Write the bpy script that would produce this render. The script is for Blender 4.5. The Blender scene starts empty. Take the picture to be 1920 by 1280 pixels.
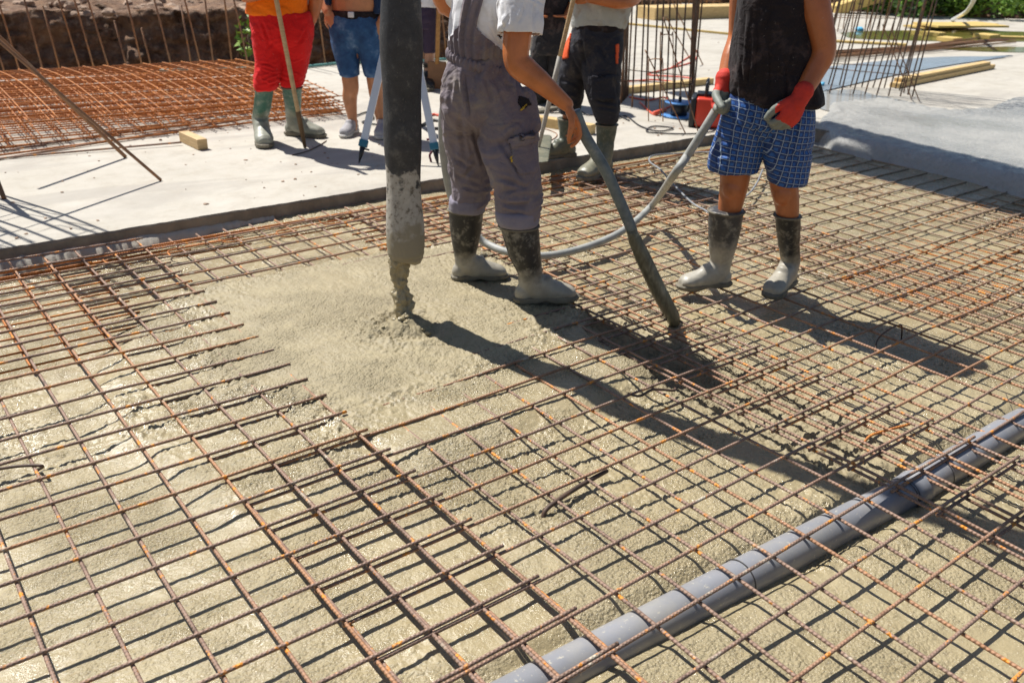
import bpy, bmesh, math, random
import numpy as np
from mathutils import Vector, Matrix
random.seed(7); rng = np.random.RandomState(11)
SC = bpy.context.scene; COL = SC.collection

# ---------------------------------------------------------------- camera
H = 1.5464; FPX = 1664.5
YAW, PITCH, ROLL = 0.66634, 0.43367, -0.02931
def rotm(y, t, r):
    f = np.array([math.sin(y)*math.cos(t), math.cos(y)*math.cos(t), -math.sin(t)])
    rt = np.array([math.cos(y), -math.sin(y), 0.0]); dn = np.cross(f, rt)
    return np.array([math.cos(r)*rt+math.sin(r)*dn, -math.sin(r)*rt+math.cos(r)*dn, f])
RM = rotm(YAW, PITCH, ROLL)
cam = bpy.data.cameras.new('camera'); co = bpy.data.objects.new('camera', cam); COL.objects.link(co)
m = Matrix(((RM[0][0], -RM[1][0], -RM[2][0], 0), (RM[0][1], -RM[1][1], -RM[2][1], 0), (RM[0][2], -RM[1][2], -RM[2][2], H), (0, 0, 0, 1)))
co.matrix_world = m
cam.sensor_width = 36; cam.lens = FPX/1920*36; cam.clip_start = 0.05; cam.clip_end = 500
cam.dof.use_dof = True; cam.dof.focus_distance = 2.9; cam.dof.aperture_fstop = 4.5
SC.camera = co
# ---------------------------------------------------------------- light
SUN_EL = math.radians(57.5); SDX, SDY = 0.29, -0.957            # shadow direction on the ground
w = bpy.data.worlds.new('World'); SC.world = w; w.use_nodes = True
nt = w.node_tree; bg = nt.nodes['Background']
sky = nt.nodes.new('ShaderNodeTexSky'); sky.sky_type = 'NISHITA'; sky.sun_disc = False
sky.sun_elevation = SUN_EL; sky.sun_rotation = math.atan2(-SDX, -SDY)
sky.air_density = 1.0; sky.dust_density = 0.6
nt.links.new(sky.outputs[0], bg.inputs[0]); bg.inputs[1].default_value = 0.062
sl = bpy.data.lights.new('sun', 'SUN'); sl.energy = 5.0; sl.angle = math.radians(0.53); sl.color = (1.0, 0.965, 0.91)
so = bpy.data.objects.new('sun', sl); COL.objects.link(so)
tl = math.hypot(SDX, SDY); ldir = Vector((SDX/tl*math.cos(SUN_EL), SDY/tl*math.cos(SUN_EL), -math.sin(SUN_EL)))
so.rotation_euler = ldir.to_track_quat('-Z', 'Y').to_euler(); so.location = (0, 0, 30)
vs = SC.view_settings; vs.view_transform = 'Standard'; vs.look = 'None'; vs.gamma = 1; vs.exposure = 0.44
try: vs.use_curve_mapping = False
except Exception: pass
SC.render.film_transparent = False
SC.cycles.max_bounces = 6

# ---------------------------------------------------------------- photo ray -> real 3-D point
CR = np.array([math.cos(YAW), -math.sin(YAW), 0.0]); CF = np.array([math.sin(YAW), math.cos(YAW), 0.0])
def ray(x, y): return RM.T @ np.array([(x-960)/FPX, (y-640)/FPX, 1.0])
def un(x, y, z=0.0):
    d = ray(x, y); t = (z-H)/d[2]; return np.array([0, 0, H])+t*d
def at(x, y, F):                                              # point of the ray at horizontal forward distance F
    d = ray(x, y); t = F/(d@CF); return np.array([0, 0, H])+t*d

# ---------------------------------------------------------------- numpy noise
def _h(i, j, k, s):
    n = (i*374761393+j*668265263+k*1274126177+s*974634777) & 0xffffffff
    n = ((n ^ (n >> 13))*1274126177) & 0xffffffff
    return ((n ^ (n >> 16)) & 0xffffff)/float(0xffffff)
def vn(P, s=0):
    P = np.asarray(P, float); i = np.floor(P).astype(np.int64); f = P-i; f = f*f*(3-2*f); r = 0
    for a in (0, 1):
        for b in (0, 1):
            for c in (0, 1):
                r = r+_h(i[:, 0]+a, i[:, 1]+b, i[:, 2]+c, s)*(f[:, 0] if a else 1-f[:, 0])*(f[:, 1] if b else 1-f[:, 1])*(f[:, 2] if c else 1-f[:, 2])
    return r
def fbm(P, o=3, s=0):
    P = np.asarray(P, float); r = 0; a = .5; t = 0
    for k in range(o): r = r+a*vn(P, s+k); t += a; P = P*2.03+7.1; a *= .5
    return r/t
def worley(x, y, s=0, dens=1.0):                              # distance to nearest random pebble centre and its id
    i = np.floor(x).astype(np.int64); j = np.floor(y).astype(np.int64); best = np.full(x.shape, 9.); bid = np.zeros(x.shape)
    for a in (-1, 0, 1):
        for b in (-1, 0, 1):
            hx = _h(i+a, j+b, 0, s); hy = _h(i+a, j+b, 1, s); hr = _h(i+a, j+b, 2, s)
            d = np.hypot(x-(i+a+hx), y-(j+b+hy)); d = np.where(hr < dens, d, 9.)
            c = d < best; best = np.where(c, d, best); bid = np.where(c, hr/dens, bid)
    return best, bid
def sst(a, b, x): t = np.clip((x-a)/(b-a), 0, 1); return t*t*(3-2*t)
def polysd(px, py, poly):                                     # signed distance, + inside
    d = np.full(px.shape, 1e9); ins = np.zeros(px.shape, bool); n = len(poly)
    for k in range(n):
        ax, ay = poly[k][:2]; bx, by = poly[(k+1) % n][:2]
        ex, ey = bx-ax, by-ay; t = np.clip(((px-ax)*ex+(py-ay)*ey)/(ex*ex+ey*ey+1e-12), 0, 1)
        d = np.minimum(d, np.hypot(px-ax-t*ex, py-ay-t*ey))
        c = ((ay > py) != (by > py)) & (px < (bx-ax)*(py-ay)/((by-ay) if by != ay else 1e-12)+ax); ins ^= c
    return np.where(ins, d, -d)

# ---------------------------------------------------------------- object helpers
def tag(o, label=None, cat=None, group=None, kind=None):
    if label: o['label'] = label
    if cat: o['category'] = cat
    if group: o['group'] = group
    if kind: o['kind'] = kind
    return o
def thing(name, label, cat, loc=(0, 0, 0), group=None):
    o = bpy.data.objects.new(name, None); COL.objects.link(o); o.location = tuple(float(v) for v in loc); o.empty_display_size = .1
    return tag(o, label, cat, group)
def mesh(V, F, smooth=True):
    V = np.asarray(V, np.float32); me = bpy.data.meshes.new('m'); me.vertices.add(len(V)); me.vertices.foreach_set('co', V.ravel())
    if isinstance(F, np.ndarray): cnt = np.full(len(F), F.shape[1], np.int32); li = F.ravel().astype(np.int32)
    else: cnt = np.array([len(f) for f in F], np.int32); li = np.array([i for f in F for i in f], np.int32)
    me.loops.add(len(li)); me.loops.foreach_set('vertex_index', li); me.polygons.add(len(cnt))
    me.polygons.foreach_set('loop_start', np.concatenate([[0], np.cumsum(cnt)[:-1]]).astype(np.int32))
    me.polygons.foreach_set('loop_total', cnt)
    me.polygons.foreach_set('use_smooth', np.full(len(cnt), smooth)); me.update(calc_edges=True); me.validate(); return me
def obj(name, V, F, mat, parent=None, smooth=True, uv=None):
    V = np.asarray(V, float); org = np.zeros(3)
    if parent is not None:
        q = parent; 
        while q is not None: org = org+np.array(q.location); q = q.parent
    me = mesh(V-org, F, smooth); me.name = name
    if uv is not None:
        L = me.uv_layers.new(name='UVMap'); vi = np.zeros(len(me.loops), np.int32); me.loops.foreach_get('vertex_index', vi)
        L.data.foreach_set('uv', np.asarray(uv, np.float32)[vi].ravel())
    if mat is not None:
        for q in (mat if isinstance(mat, (list, tuple)) else [mat]): me.materials.append(q)
    o = bpy.data.objects.new(name, me); COL.objects.link(o)
    if parent is not None: o.parent = parent
    return o
class G:                                                      # geometry gatherer
    def __init__(s): s.V = []; s.F = []; s.U = []; s.n = 0
    def add(s, V, F, U=None):
        V = np.asarray(V, float); s.V.append(V); s.F += [tuple(int(i)+s.n for i in f) for f in F]
        s.U.append(np.asarray(U, float) if U is not None else V[:, :2]); s.n += len(V); return s
    def tube(s, pts, r, n=8, cap=True, rib=0):
        s.add(*tube(pts, r, n, cap, rib)); return s
    def box(s, c, d, R=None, bev=0.0):
        V, F = boxg(d, bev); V = np.asarray(V)
        if R is not None: V = V @ np.asarray(R).T
        s.add(V+np.asarray(c, float), F); return s
    def build(s, name, mat, parent=None, smooth=True):
        return obj(name, np.concatenate(s.V), s.F, mat, parent, smooth, np.concatenate(s.U))
def boxg(d, bev=0.0):
    bm = bmesh.new(); bmesh.ops.create_cube(bm, size=1)
    for v in bm.verts: v.co = Vector((v.co.x*d[0], v.co.y*d[1], v.co.z*d[2]))
    if bev: bmesh.ops.bevel(bm, geom=bm.edges[:], offset=bev, segments=2, affect='EDGES', profile=.7)
    bm.verts.index_update(); V = [tuple(v.co) for v in bm.verts]; F = [[v.index for v in f.verts] for f in bm.faces]; bm.free(); return V, F
def tube(pts, r, n=8, cap=True, rib=0):
    P = np.asarray(pts, float); m_ = len(P); R = np.full(m_, float(r)) if np.isscalar(r) else np.asarray(r, float)
    T = np.gradient(P, axis=0); T /= np.linalg.norm(T, axis=1)[:, None]+1e-12
    up = np.array([0, 0, 1.]) if abs(T[0][2]) < .9 else np.array([1., 0, 0])
    A = np.zeros_like(P); a = np.cross(T[0], up); a /= np.linalg.norm(a)
    for k in range(m_):
        a = a-T[k]*(a@T[k]); a /= np.linalg.norm(a); A[k] = a
    B = np.cross(T, A); th = np.arange(n)*2*math.pi/n
    V = (P[:, None]+R[:, None, None]*(np.cos(th)[None, :, None]*A[:, None]+np.sin(th)[None, :, None]*B[:, None])).reshape(-1, 3)
    L = np.concatenate([[0], np.cumsum(np.linalg.norm(np.diff(P, axis=0), axis=1))])
    U = np.stack([np.repeat(L, n), np.tile(th/(2*math.pi), m_)], 1)
    F = []
    for k in range(m_-1):
        for j in range(n): F.append((k*n+j, k*n+(j+1) % n, (k+1)*n+(j+1) % n, (k+1)*n+j))
    if cap: F.append(tuple(range(n))[::-1]); F.append(tuple((m_-1)*n+j for j in range(n)))
    return V, F, U
def smoothpath(pts, n=8):                                     # Catmull-Rom
    P = [np.asarray(p, float) for p in pts]; P = [2*P[0]-P[1]]+P+[2*P[-1]-P[-2]]; out = []
    for k in range(1, len(P)-2):
        for t in np.arange(n)/n:
            out.append(.5*((2*P[k])+(-P[k-1]+P[k+1])*t+(2*P[k-1]-5*P[k]+4*P[k+1]-P[k+2])*t*t+(-P[k-1]+3*P[k]-3*P[k+1]+P[k+2])*t**3))
    out.append(P[-2]); return np.array(out)

# ---------------------------------------------------------------- materials
def MAT(name):
    m = bpy.data.materials.new(name); m.use_nodes = True; n = m.node_tree; return m, n, n.nodes['Principled BSDF']
def N(n, t, **k):
    q = n.nodes.new(t)
    for a, b in k.items():
        if a.startswith('i_'): q.inputs[a[2:].replace('_', ' ')].default_value = b
        else: setattr(q, a, b)
    return q
def ramp(n, src, stops):
    r = n.nodes.new('ShaderNodeValToRGB'); e = r.color_ramp.elements
    while len(e) > 1: e.remove(e[-1])
    e[0].position = stops[0][0]; c = stops[0][1]; e[0].color = (*c, 1) if len(c) == 3 else c
    for p, c in stops[1:]: q = e.new(p); q.color = (*c, 1)
    n.links.new(src, r.inputs[0]); return r.outputs[0]
def noise(n, vec, scale, det=4, rough=.6, dist=0):
    q = N(n, 'ShaderNodeTexNoise'); q.inputs['Scale'].default_value = scale; q.inputs['Detail'].default_value = det
    q.inputs['Roughness'].default_value = rough; q.inputs['Distortion'].default_value = dist; n.links.new(vec, q.inputs['Vector']); return q.outputs[0]
def mapping(n, vec, sc):
    q = N(n, 'ShaderNodeMapping'); q.inputs['Scale'].default_value = sc; n.links.new(vec, q.inputs['Vector']); return q.outputs[0]
def bump(n, b, h, strength=.3, dist=.01, prev=None):
    q = N(n, 'ShaderNodeBump'); q.inputs['Strength'].default_value = strength; q.inputs['Distance'].default_value = dist
    n.links.new(h, q.inputs['Height'])
    if prev is not None: n.links.new(prev, q.inputs['Normal'])
    n.links.new(q.outputs[0], b.inputs['Normal']); return q.outputs[0]
def mix(n, f, a, b, mode='MIX'):
    q = n.nodes.new('ShaderNodeMix'); q.data_type = 'RGBA'; q.blend_type = mode
    for s, v in ((0, f), (6, a), (7, b)):
        if hasattr(v, 'is_linked') or hasattr(v, 'links'): n.links.new(v, q.inputs[s])
        elif s == 0: q.inputs[s].default_value = v
        else: q.inputs[s].default_value = (*v, 1)
    return q.outputs[2]
def plain(name, col, rough=.6, var=.15, scale=8, bs=0, bscale=60, metal=0, spec=.5):
    m, n, b = MAT(name); tc = N(n, 'ShaderNodeTexCoord').outputs['Object']
    f = noise(n, tc, scale, 5)
    c = ramp(n, f, [(.3, tuple(v*(1-var) for v in col)), (.7, tuple(min(1, v*(1+var)) for v in col))]); n.links.new(c, b.inputs['Base Color'])
    b.inputs['Roughness'].default_value = rough; b.inputs['Metallic'].default_value = metal; b.inputs['Specular IOR Level'].default_value = spec
    if bs: bump(n, b, noise(n, tc, bscale, 4), bs, .004)
    return m
def rusty(name, dark, mid, orange, cem, ribs=True, amt=.5):
    m, n, b = MAT(name); g = N(n, 'ShaderNodeTexCoord'); tc = g.outputs['Object']; uv = N(n, 'ShaderNodeUVMap').outputs[0]
    f = noise(n, tc, 16, 6, .7); c = ramp(n, f, [(.34, dark), (.50, mid), (.57, mid), (.63, orange)])
    oi = N(n, 'ShaderNodeObjectInfo'); c = mix(n, ramp(n, oi.outputs['Random'], [(.5, (0, 0, 0)), (1, (.26, .26, .26))]), c, orange); f9 = noise(n, tc, 130, 3, .6); c = mix(n, ramp(n, f9, [(.35, (.45, .45, .45)), (.5, (0, 0, 0))]), c, dark)
    f2 = noise(n, tc, 5, 5, .75); mk = ramp(n, f2, [(.60+.1*(.5-amt), (0, 0, 0)), (.68+.1*(.5-amt), (1, 1, 1))])
    c2 = mix(n, mk, c, cem); n.links.new(c2, b.inputs['Base Color'])
    b.inputs['Roughness'].default_value = .62; b.inputs['Specular IOR Level'].default_value = .5; b.inputs['Metallic'].default_value = .12
    if ribs:
        mp = N(n, 'ShaderNodeMapping'); mp.inputs['Scale'].default_value = (1, .009, 1); n.links.new(uv, mp.inputs['Vector'])
        wv = N(n, 'ShaderNodeTexWave'); wv.wave_type = 'BANDS'; wv.bands_direction = 'DIAGONAL'; wv.inputs['Scale'].default_value = 50
        n.links.new(mp.outputs[0], wv.inputs['Vector']); nb = bump(n, b, wv.outputs['Fac'], .9, .0018)
        bump(n, b, noise(n, tc, 300, 3), .3, .001, nb)
    return m

# wet concrete
def wet_concrete():
    m, n, b = MAT('wet_concrete'); tc = N(n, 'ShaderNodeTexCoord').outputs['Object']
    f = noise(n, tc, 1.7, 5); f3 = noise(n, tc, 45, 5, .7); f2 = noise(n, tc, 9, 5, .6)
    c = ramp(n, f, [(.3, (.318, .260, .146)), (.55, (.376, .310, .177)), (.75, (.415, .349, .205))])
    c = mix(n, .5, c, ramp(n, f2, [(.3, (.308, .250, .142)), (.7, (.42, .352, .210))]))
    c = mix(n, ramp(n, f3, [(.30, (.75, .75, .75)), (.44, (0, 0, 0))]), c, (.21, .17, .10)); at_ = N(n, 'ShaderNodeAttribute', attribute_name='fresh'); c = mix(n, at_.outputs['Fac'], c, (.72, .73, .76), 'MULTIPLY')
    v = N(n, 'ShaderNodeTexVoronoi'); v.inputs['Scale'].default_value = 210; n.links.new(tc, v.inputs['Vector'])
    c = mix(n, ramp(n, v.outputs['Distance'], [(.12, (.25, .25, .25)), (.3, (0, 0, 0))]), c, (.55, .50, .36))
    n.links.new(c, b.inputs['Base Color'])
    rr = ramp(n, f2, [(.38, (.13, .13, .13)), (.52, (.26, .26, .26)), (.68, (.5, .5, .5))]); rr = mix(n, at_.outputs['Fac'], rr, (.95, .95, .95)); n.links.new(rr, b.inputs['Roughness'])
    b.inputs['Specular IOR Level'].default_value = .5
    mask = ramp(n, noise(n, tc, 2.3, 5, .65), [(.42, (.18, .18, .18)), (.60, (1, 1, 1))])
    v2 = N(n, 'ShaderNodeTexVoronoi'); v2.inputs['Scale'].default_value = 105; n.links.new(tc, v2.inputs['Vector'])
    def mul(a, b_): q = N(n, 'ShaderNodeMath', operation='MULTIPLY'); n.links.new(a, q.inputs[0]); n.links.new(b_, q.inputs[1]); return q.outputs[0]
    g1 = mul(noise(n, tc, 75, 5, .65), mask); iv = N(n, 'ShaderNodeMath', operation='SUBTRACT'); iv.inputs[0].default_value = 1; n.links.new(v2.outputs['Distance'], iv.inputs[1]); g2 = mul(iv.outputs[0], mask)
    h1 = bump(n, b, g1, 1.0, .011); h2 = bump(n, b, g2, .8, .006, h1)
    h3 = bump(n, b, noise(n, tc, 260, 3, .6), .5, .003, h2)
    wet = ramp(n, noise(n, tc, 3.1, 4, .6), [(.44, (.34, .34, .34)), (.60, (.06, .06, .06))]); iv2 = N(n, 'ShaderNodeMath', operation='MULTIPLY_ADD'); n.links.new(at_.outputs['Fac'], iv2.inputs[0]); iv2.inputs[1].default_value = -2.6; iv2.inputs[2].default_value = 1; iv2.use_clamp = True; n.links.new(mul(wet, iv2.outputs[0]), b.inputs['Coat Weight']); b.inputs['Coat Roughness'].default_value = .12
    cb = N(n, 'ShaderNodeBump'); cb.inputs['Strength'].default_value = 1; cb.inputs['Distance'].default_value = .0065; n.links.new(noise(n, mapping(n, tc, (1, 1.5, 1)), 85, 3, .55), cb.inputs['Height']); n.links.new(h1, cb.inputs['Normal']); n.links.new(cb.outputs[0], b.inputs['Coat Normal'])
    return m
def slab_mat():
    m, n, b = MAT('cured_concrete'); tc = N(n, 'ShaderNodeTexCoord').outputs['Object']
    f = noise(n, tc, .8, 6, .65, .4); f2 = noise(n, tc, 6, 6, .7); f3 = noise(n, tc, 60, 5, .7)
    c = ramp(n, f, [(.3, (.36, .325, .265)), (.5, (.465, .43, .365)), (.7, (.53, .495, .43))])
    c = mix(n, .45, c, ramp(n, f2, [(.3, (.33, .285, .22)), (.48, (.475, .44, .37)), (.8, (.56, .53, .47))]))
    c = mix(n, ramp(n, f3, [(.27, (.8, .8, .8)), (.38, (0, 0, 0))]), c, (.30, .25, .19))
    st = noise(n, mapping(n, tc, (.5, 1.6, 1)), 1.3, 5, .6, .8)
    c = mix(n, ramp(n, st, [(.50, (0, 0, 0)), (.62, (.65, .65, .65))]), c, (.36, .33, .285))
    n.links.new(c, b.inputs['Base Color']); b.inputs['Roughness'].default_value = .85
    h = bump(n, b, f3, .35, .004); bump(n, b, noise(n, tc, 9, 6), .4, .02, h); return m
def fresh_mat():
    m, n, b = MAT('fresh_slab'); tc = N(n, 'ShaderNodeTexCoord').outputs['Object']
    f = noise(n, tc, 1.1, 5); f2 = noise(n, tc, 30, 5, .7)
    c = ramp(n, f, [(.3, (.30, .295, .275)), (.7, (.40, .39, .355))]); c = mix(n, ramp(n, f2, [(.3, (.5, .5, .5)), (.45, (0, 0, 0))]), c, (.30, .27, .22))
    n.links.new(c, b.inputs['Base Color']); n.links.new(ramp(n, f, [(.40, (.12, .12, .12)), (.58, (.42, .42, .42))]), b.inputs['Roughness'])
    h = bump(n, b, f2, .8, .012); bump(n, b, noise(n, tc, 7, 5, .65), .6, .03, h); return m
def rubber(name, top, dirt, z0, z1, base, rough=.45):         # rubber with dried cement on its lower part
    m, n, b = MAT(name); g = N(n, 'ShaderNodeTexCoord').outputs['Object']
    sp = N(n, 'ShaderNodeSeparateXYZ'); n.links.new(g, sp.inputs[0])
    nz = noise(n, g, 9, 6, .7); ad = N(n, 'ShaderNodeMath', operation='MULTIPLY_ADD'); n.links.new(nz, ad.inputs[0]); ad.inputs[1].default_value = -(z1-z0)*2.2; n.links.new(sp.outputs[2], ad.inputs[2])
    mr = N(n, 'ShaderNodeMapRange'); n.links.new(ad.outputs[0], mr.inputs[0]); off = -(z1-z0)*1.1
    mr.inputs[1].default_value = z0+off; mr.inputs[2].default_value = z1+off
    f = mr.outputs[0]
    sm = noise(n, g, 22, 6, .75); c0 = mix(n, ramp(n, sm, [(.5, (0, 0, 0)), (.72, (.75, .75, .75))]), top, dirt)
    dn = ramp(n, noise(n, g, 30, 5), [(.3, tuple(v*.72 for v in dirt)), (.7, dirt)])
    c = mix(n, f, dn, c0); n.links.new(c, b.inputs['Base Color']); b.inputs['Roughness'].default_value = rough
    bump(n, b, noise(n, g, 40, 4), .25, .004); return m
def cloth(name, col, dirt=None, rough=.85, amt=.5, fold=.5):
    m, n, b = MAT(name); g = N(n, 'ShaderNodeTexCoord').outputs['Object']
    f = noise(n, g, 5, 5, .6); c = ramp(n, f, [(.3, tuple(v*.82 for v in col)), (.7, tuple(min(1, v*1.12) for v in col))])
    if dirt: c = mix(n, ramp(n, noise(n, g, 7, 6, .7, .3), [(.62-.2*amt, (0, 0, 0)), (.8-.2*amt, (.8, .8, .8))]), c, dirt)
    sps = noise(n, g, 55, 5, .75); lo_ = noise(n, g, 3.5, 3); c = mix(n, ramp(n, sps, [(.655, (0, 0, 0)), (.70, (.55, .55, .55))]), c, (.40, .37, .31))
    n.links.new(c, b.inputs['Base Color']); b.inputs['Roughness'].default_value = rough; b.inputs['Sheen Weight'].default_value = .05
    b.inputs['Specular IOR Level'].default_value = .2
    wv = ramp(n, noise(n, mapping(n, g, (1, 1, 1.3)), 7, 3, .5, 1.2), [(.36, (0, 0, 0)), (.49, (1, 1, 1)), (.52, (.7, .7, .7)), (.68, (0, 0, 0))])
    h = bump(n, b, wv, fold*.42, .010); h = bump(n, b, noise(n, mapping(n, g, (1, 1, 1.6)), 9, 3, .5, .5), fold*.8, .022, h); bump(n, b, noise(n, g, 500, 2), .15, .001, h); return m
def skin(name, col):
    m, n, b = MAT(name); g = N(n, 'ShaderNodeTexCoord').outputs['Object']
    f = noise(n, g, 10, 5, .6); c = ramp(n, f, [(.3, tuple(v*.8 for v in col)), (.7, tuple(min(1, v*1.12) for v in col))])
    c = mix(n, ramp(n, noise(n, g, 28, 5, .7), [(.60, (0, 0, 0)), (.74, (.5, .5, .5))]), c, tuple(v*.55 for v in col)); c = mix(n, ramp(n, noise(n, g, 60, 4, .7), [(.68, (0, 0, 0)), (.74, (.6, .6, .6))]), c, (.42, .36, .28))
    n.links.new(c, b.inputs['Base Color']); b.inputs['Roughness'].default_value = .36
    b.inputs['Subsurface Weight'].default_value = .0
    bump(n, b, noise(n, g, 160, 4), .18, .002); return m
def wood(name, col, dark, axis_scale=(1, 1, 12)):
    m, n, b = MAT(name); g = N(n, 'ShaderNodeTexCoord').outputs['Object']
    f = noise(n, mapping(n, g, axis_scale), 9, 6, .65, .6); n.links.new(ramp(n, f, [(.3, dark), (.6, col), (.8, tuple(min(1, v*1.15) for v in col))]), b.inputs['Base Color'])
    b.inputs['Roughness'].default_value = .75; bump(n, b, f, .2, .003); return m

M = {}
M['wet'] = wet_concrete(); M['slab'] = slab_mat(); M['fresh'] = fresh_mat()
M['rebar'] = rusty('rebar', (.15, .095, .07), (.31, .200, .145), (.78, .29, .03), (.50, .44, .34))
M['rebar_orange'] = rusty('rebar_orange', (.26, .095, .03), (.46, .165, .04), (.76, .28, .04), (.5, .27, .10), True, .3)
M['rebar_far'] = rusty('rebar_far', (.15, .08, .045), (.28, .15, .08), (.44, .19, .05), (.36, .26, .15), False, .3)
M['rebar_dark'] = rusty('rebar_dark', (.045, .03, .025), (.10, .06, .04), (.24, .10, .04), (.2, .15, .1), False, .2)
M['cage_bar'] = rusty('cage_bar', (.05, .035, .028), (.12, .075, .05), (.30, .13, .05), (.25, .18, .12), False, .2)
M['cem_bar'] = rusty('rebar_cement', (.20, .12, .075), (.36, .27, .185), (.46, .21, .07), (.50, .46, .36), True, .8)
M['wire'] = plain('tie_wire', (.05, .045, .045), .5)
M['pvc'] = None

# ================================================================ SETTING
# --- the wet concrete between and around the bars
def W0(*p): return [tuple(un(x, y, 0)[:2]) for x, y in p]
POUR = W0((355, 548), (500, 512), (650, 484), (735, 468), (850, 452), (905, 470), (990, 520), (1070, 575), (1035, 607), (960, 645), (900, 668), (800, 712), (715, 745), (655, 778), (610, 742), (560, 742), (500, 715), (455, 718), (415, 690), (395, 640), (400, 600), (375, 575))
APRON = W0((600, 735), (650, 800), (740, 838), (860, 835), (1010, 775), (1160, 715), (1230, 668), (1110, 600), (1050, 560), (950, 560))
SHELF = [(.60, 2.36), (.72, 2.20), (1.0, 2.30), (1.30, 2.36), (1.36, 3.3), (1.30, 3.95), (1.0, 3.9), (.74, 3.55), (.55, 3.0)]
TRENCH = W0((1075, 560), (1180, 575), (1280, 625), (1420, 665), (1560, 730), (1680, 800), (1760, 880), (1660, 890), (1560, 850), (1450, 800), (1330, 735), (1230, 690), (1150, 640))
EDGE = W0((240, 470), (420, 440), (700, 395), (760, 420), (560, 470), (380, 520), (330, 540), (300, 500))
def zconc(x, y):
    P = np.stack([x, y, 0*x], 1)
    low = fbm(P*2.1, 3, 5)-.5
    z = -.050-.023*sst(1.1, 2.2, x)*(1-sst(2.0, 3.2, y))-.006*sst(2.2, 4.2, y)+low*.016
    wob = (fbm(P*9, 3, 21)-.5)*.09
    rough = .12+.75*sst(.47, .66, fbm(P*1.7, 3, 31))
    sd = polysd(x, y, APRON)+wob*.5; a = sst(-.10, .10, sd); z = z*(1-a)+(-.024+low*.01)*a; rough = rough*(1-.45*a)
    sh_ = polysd(x, y, SHELF)+wob*1.1; b3 = sst(-.10, .08, sh_); z = z*(1-b3)+(-.0215+low*.012)*b3; rough = rough+.5*b3
    sd = polysd(x, y, POUR)+wob; a = sst(-.17, .03, sd); z = z*(1-a)+(-.0095+.016*sst(.03, .40, sd)+low*.010)*a
    rough = np.where(sd > -.12, rough*(1-a)+a*(.38+.70*sst(.40, .68, fbm(P*3, 3, 44))), rough)
    rough = rough+.7*sst(.13, .02, np.abs(sd+.03))
    t = polysd(x, y, TRENCH)+wob*.4; b = sst(-.06, .06, t); z = z-b*.014; rough = rough+1.2*b
    d = np.hypot(x-1.79, y-2.985); z = z+.034*np.exp(-(d/.075)**2)-.010*np.exp(-((d-.12)/.035)**2)+.010*np.exp(-((d-.17)/.03)**2)*(fbm(P*11, 2, 91)*1.6); rough = rough+1.3*np.exp(-(d/.15)**2)+.35*np.exp(-(d/.40)**2)
    # rows of grit that gather along bars just under the surface
    for k in range(8):
        yy = 2.37+.1517*k; ln = np.exp(-((y-yy-.004)/.012)**2)*sst(.10, -.02, polysd(x, y, POUR))*a; z = z-.008*ln*(fbm(P*14, 2, 77) > .42); rough = rough+.7*ln
    py_ = np.interp(x, [q[0] for q in PIPE], [q[1] for q in PIPE]); z = z-.024*sst(.115, .055, np.abs(y-py_))
    # settled lip against the cast slab
    z = z-.03*sst(4.62, 4.78, y)*(1-sst(1.0, 2.0, x))+.018*sst(4.70, 4.84, y)*sst(1.2, 2.2, x)
    for xx, yy in ((2.36, 3.28), (2.44, 2.93), (2.55, 2.90)):
        z = z-.006*np.exp(-(np.hypot(x-xx, y-yy)/.10)**2)
    L1, i1 = worley(x*52, y*52, 3, .5); L2, i2 = worley(x*105, y*105, 9, .6); L3, i3 = worley(x*22, y*22, 14, .4)
    pb = np.sqrt(np.clip(1-(L1/(.36+.3*i1))**2, 0, 1)); ps = np.sqrt(np.clip(1-(L2/.5)**2, 0, 1)); pl = np.sqrt(np.clip(1-(L3/(.3+.3*i3))**2, 0, 1))
    L4, i4 = worley(x*40, y*46, 33, .55); L5, i5 = worley(x*75, y*80, 37, .4); pit = np.clip(1-(L4/(.16+.16*i4))**2, 0, 1)*.009+np.clip(1-(L5/.26)**2, 0, 1)*.005; z = z-np.clip(rough, 0, 1.3)*pit*sst(.42, .60, fbm(P*7, 3, 55))*1.2
    z = z+rough*(pb*.0036+ps*.0026+pl*.0055*sst(.75, 1.4, rough))+(fbm(P*32, 3, 61)-.5)*(.003+.0045*rough)
    return z
PZ = -.080
pp = [un(900, 1342, PZ), un(1120, 1226, PZ), un(1520, 1015, PZ), un(1720, 911, PZ), un(1864, 824, PZ), un(1925, 789, PZ), un(2120, 690, PZ)]
PIPE = pp
xs = np.concatenate([np.arange(-.6, 0, .012), np.arange(0, 4.2, .0055), np.arange(4.2, 6.72, .012)])
ys = np.concatenate([np.arange(.25, 3.25, .0055), np.arange(3.25, 4.98, .010)])
X, Y = np.meshgrid(xs, ys); Z = zconc(X.ravel(), Y.ravel()); nx, ny = len(xs), len(ys)
idx = np.arange(nx*ny).reshape(ny, nx)
F = np.stack([idx[:-1, :-1], idx[:-1, 1:], idx[1:, 1:], idx[1:, :-1]], -1).reshape(-1, 4)
wc = tag(obj('wet_concrete', np.stack([X.ravel(), Y.ravel(), Z], 1), F, M['wet']), kind='structure')
fr_ = wc.data.attributes.new('fresh', 'FLOAT', 'POINT'); _s = polysd(X.ravel(), Y.ravel(), POUR)+(fbm(np.stack([X.ravel()*5, Y.ravel()*5, 0*X.ravel()], 1), 3, 2)-.5)*.2; _t = polysd(X.ravel(), Y.ravel(), TRENCH); fr_.data.foreach_set('value', np.maximum(sst(-.12, .1, _s)*.40+.35*np.exp(-(np.hypot(X.ravel()-1.79, Y.ravel()-2.985)/.16)**2), sst(-.05, .06, _t)*.6).astype(np.float32))
def zc1(x, y): return float(zconc(np.array([x*1.]), np.array([y*1.]))[0])

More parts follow.
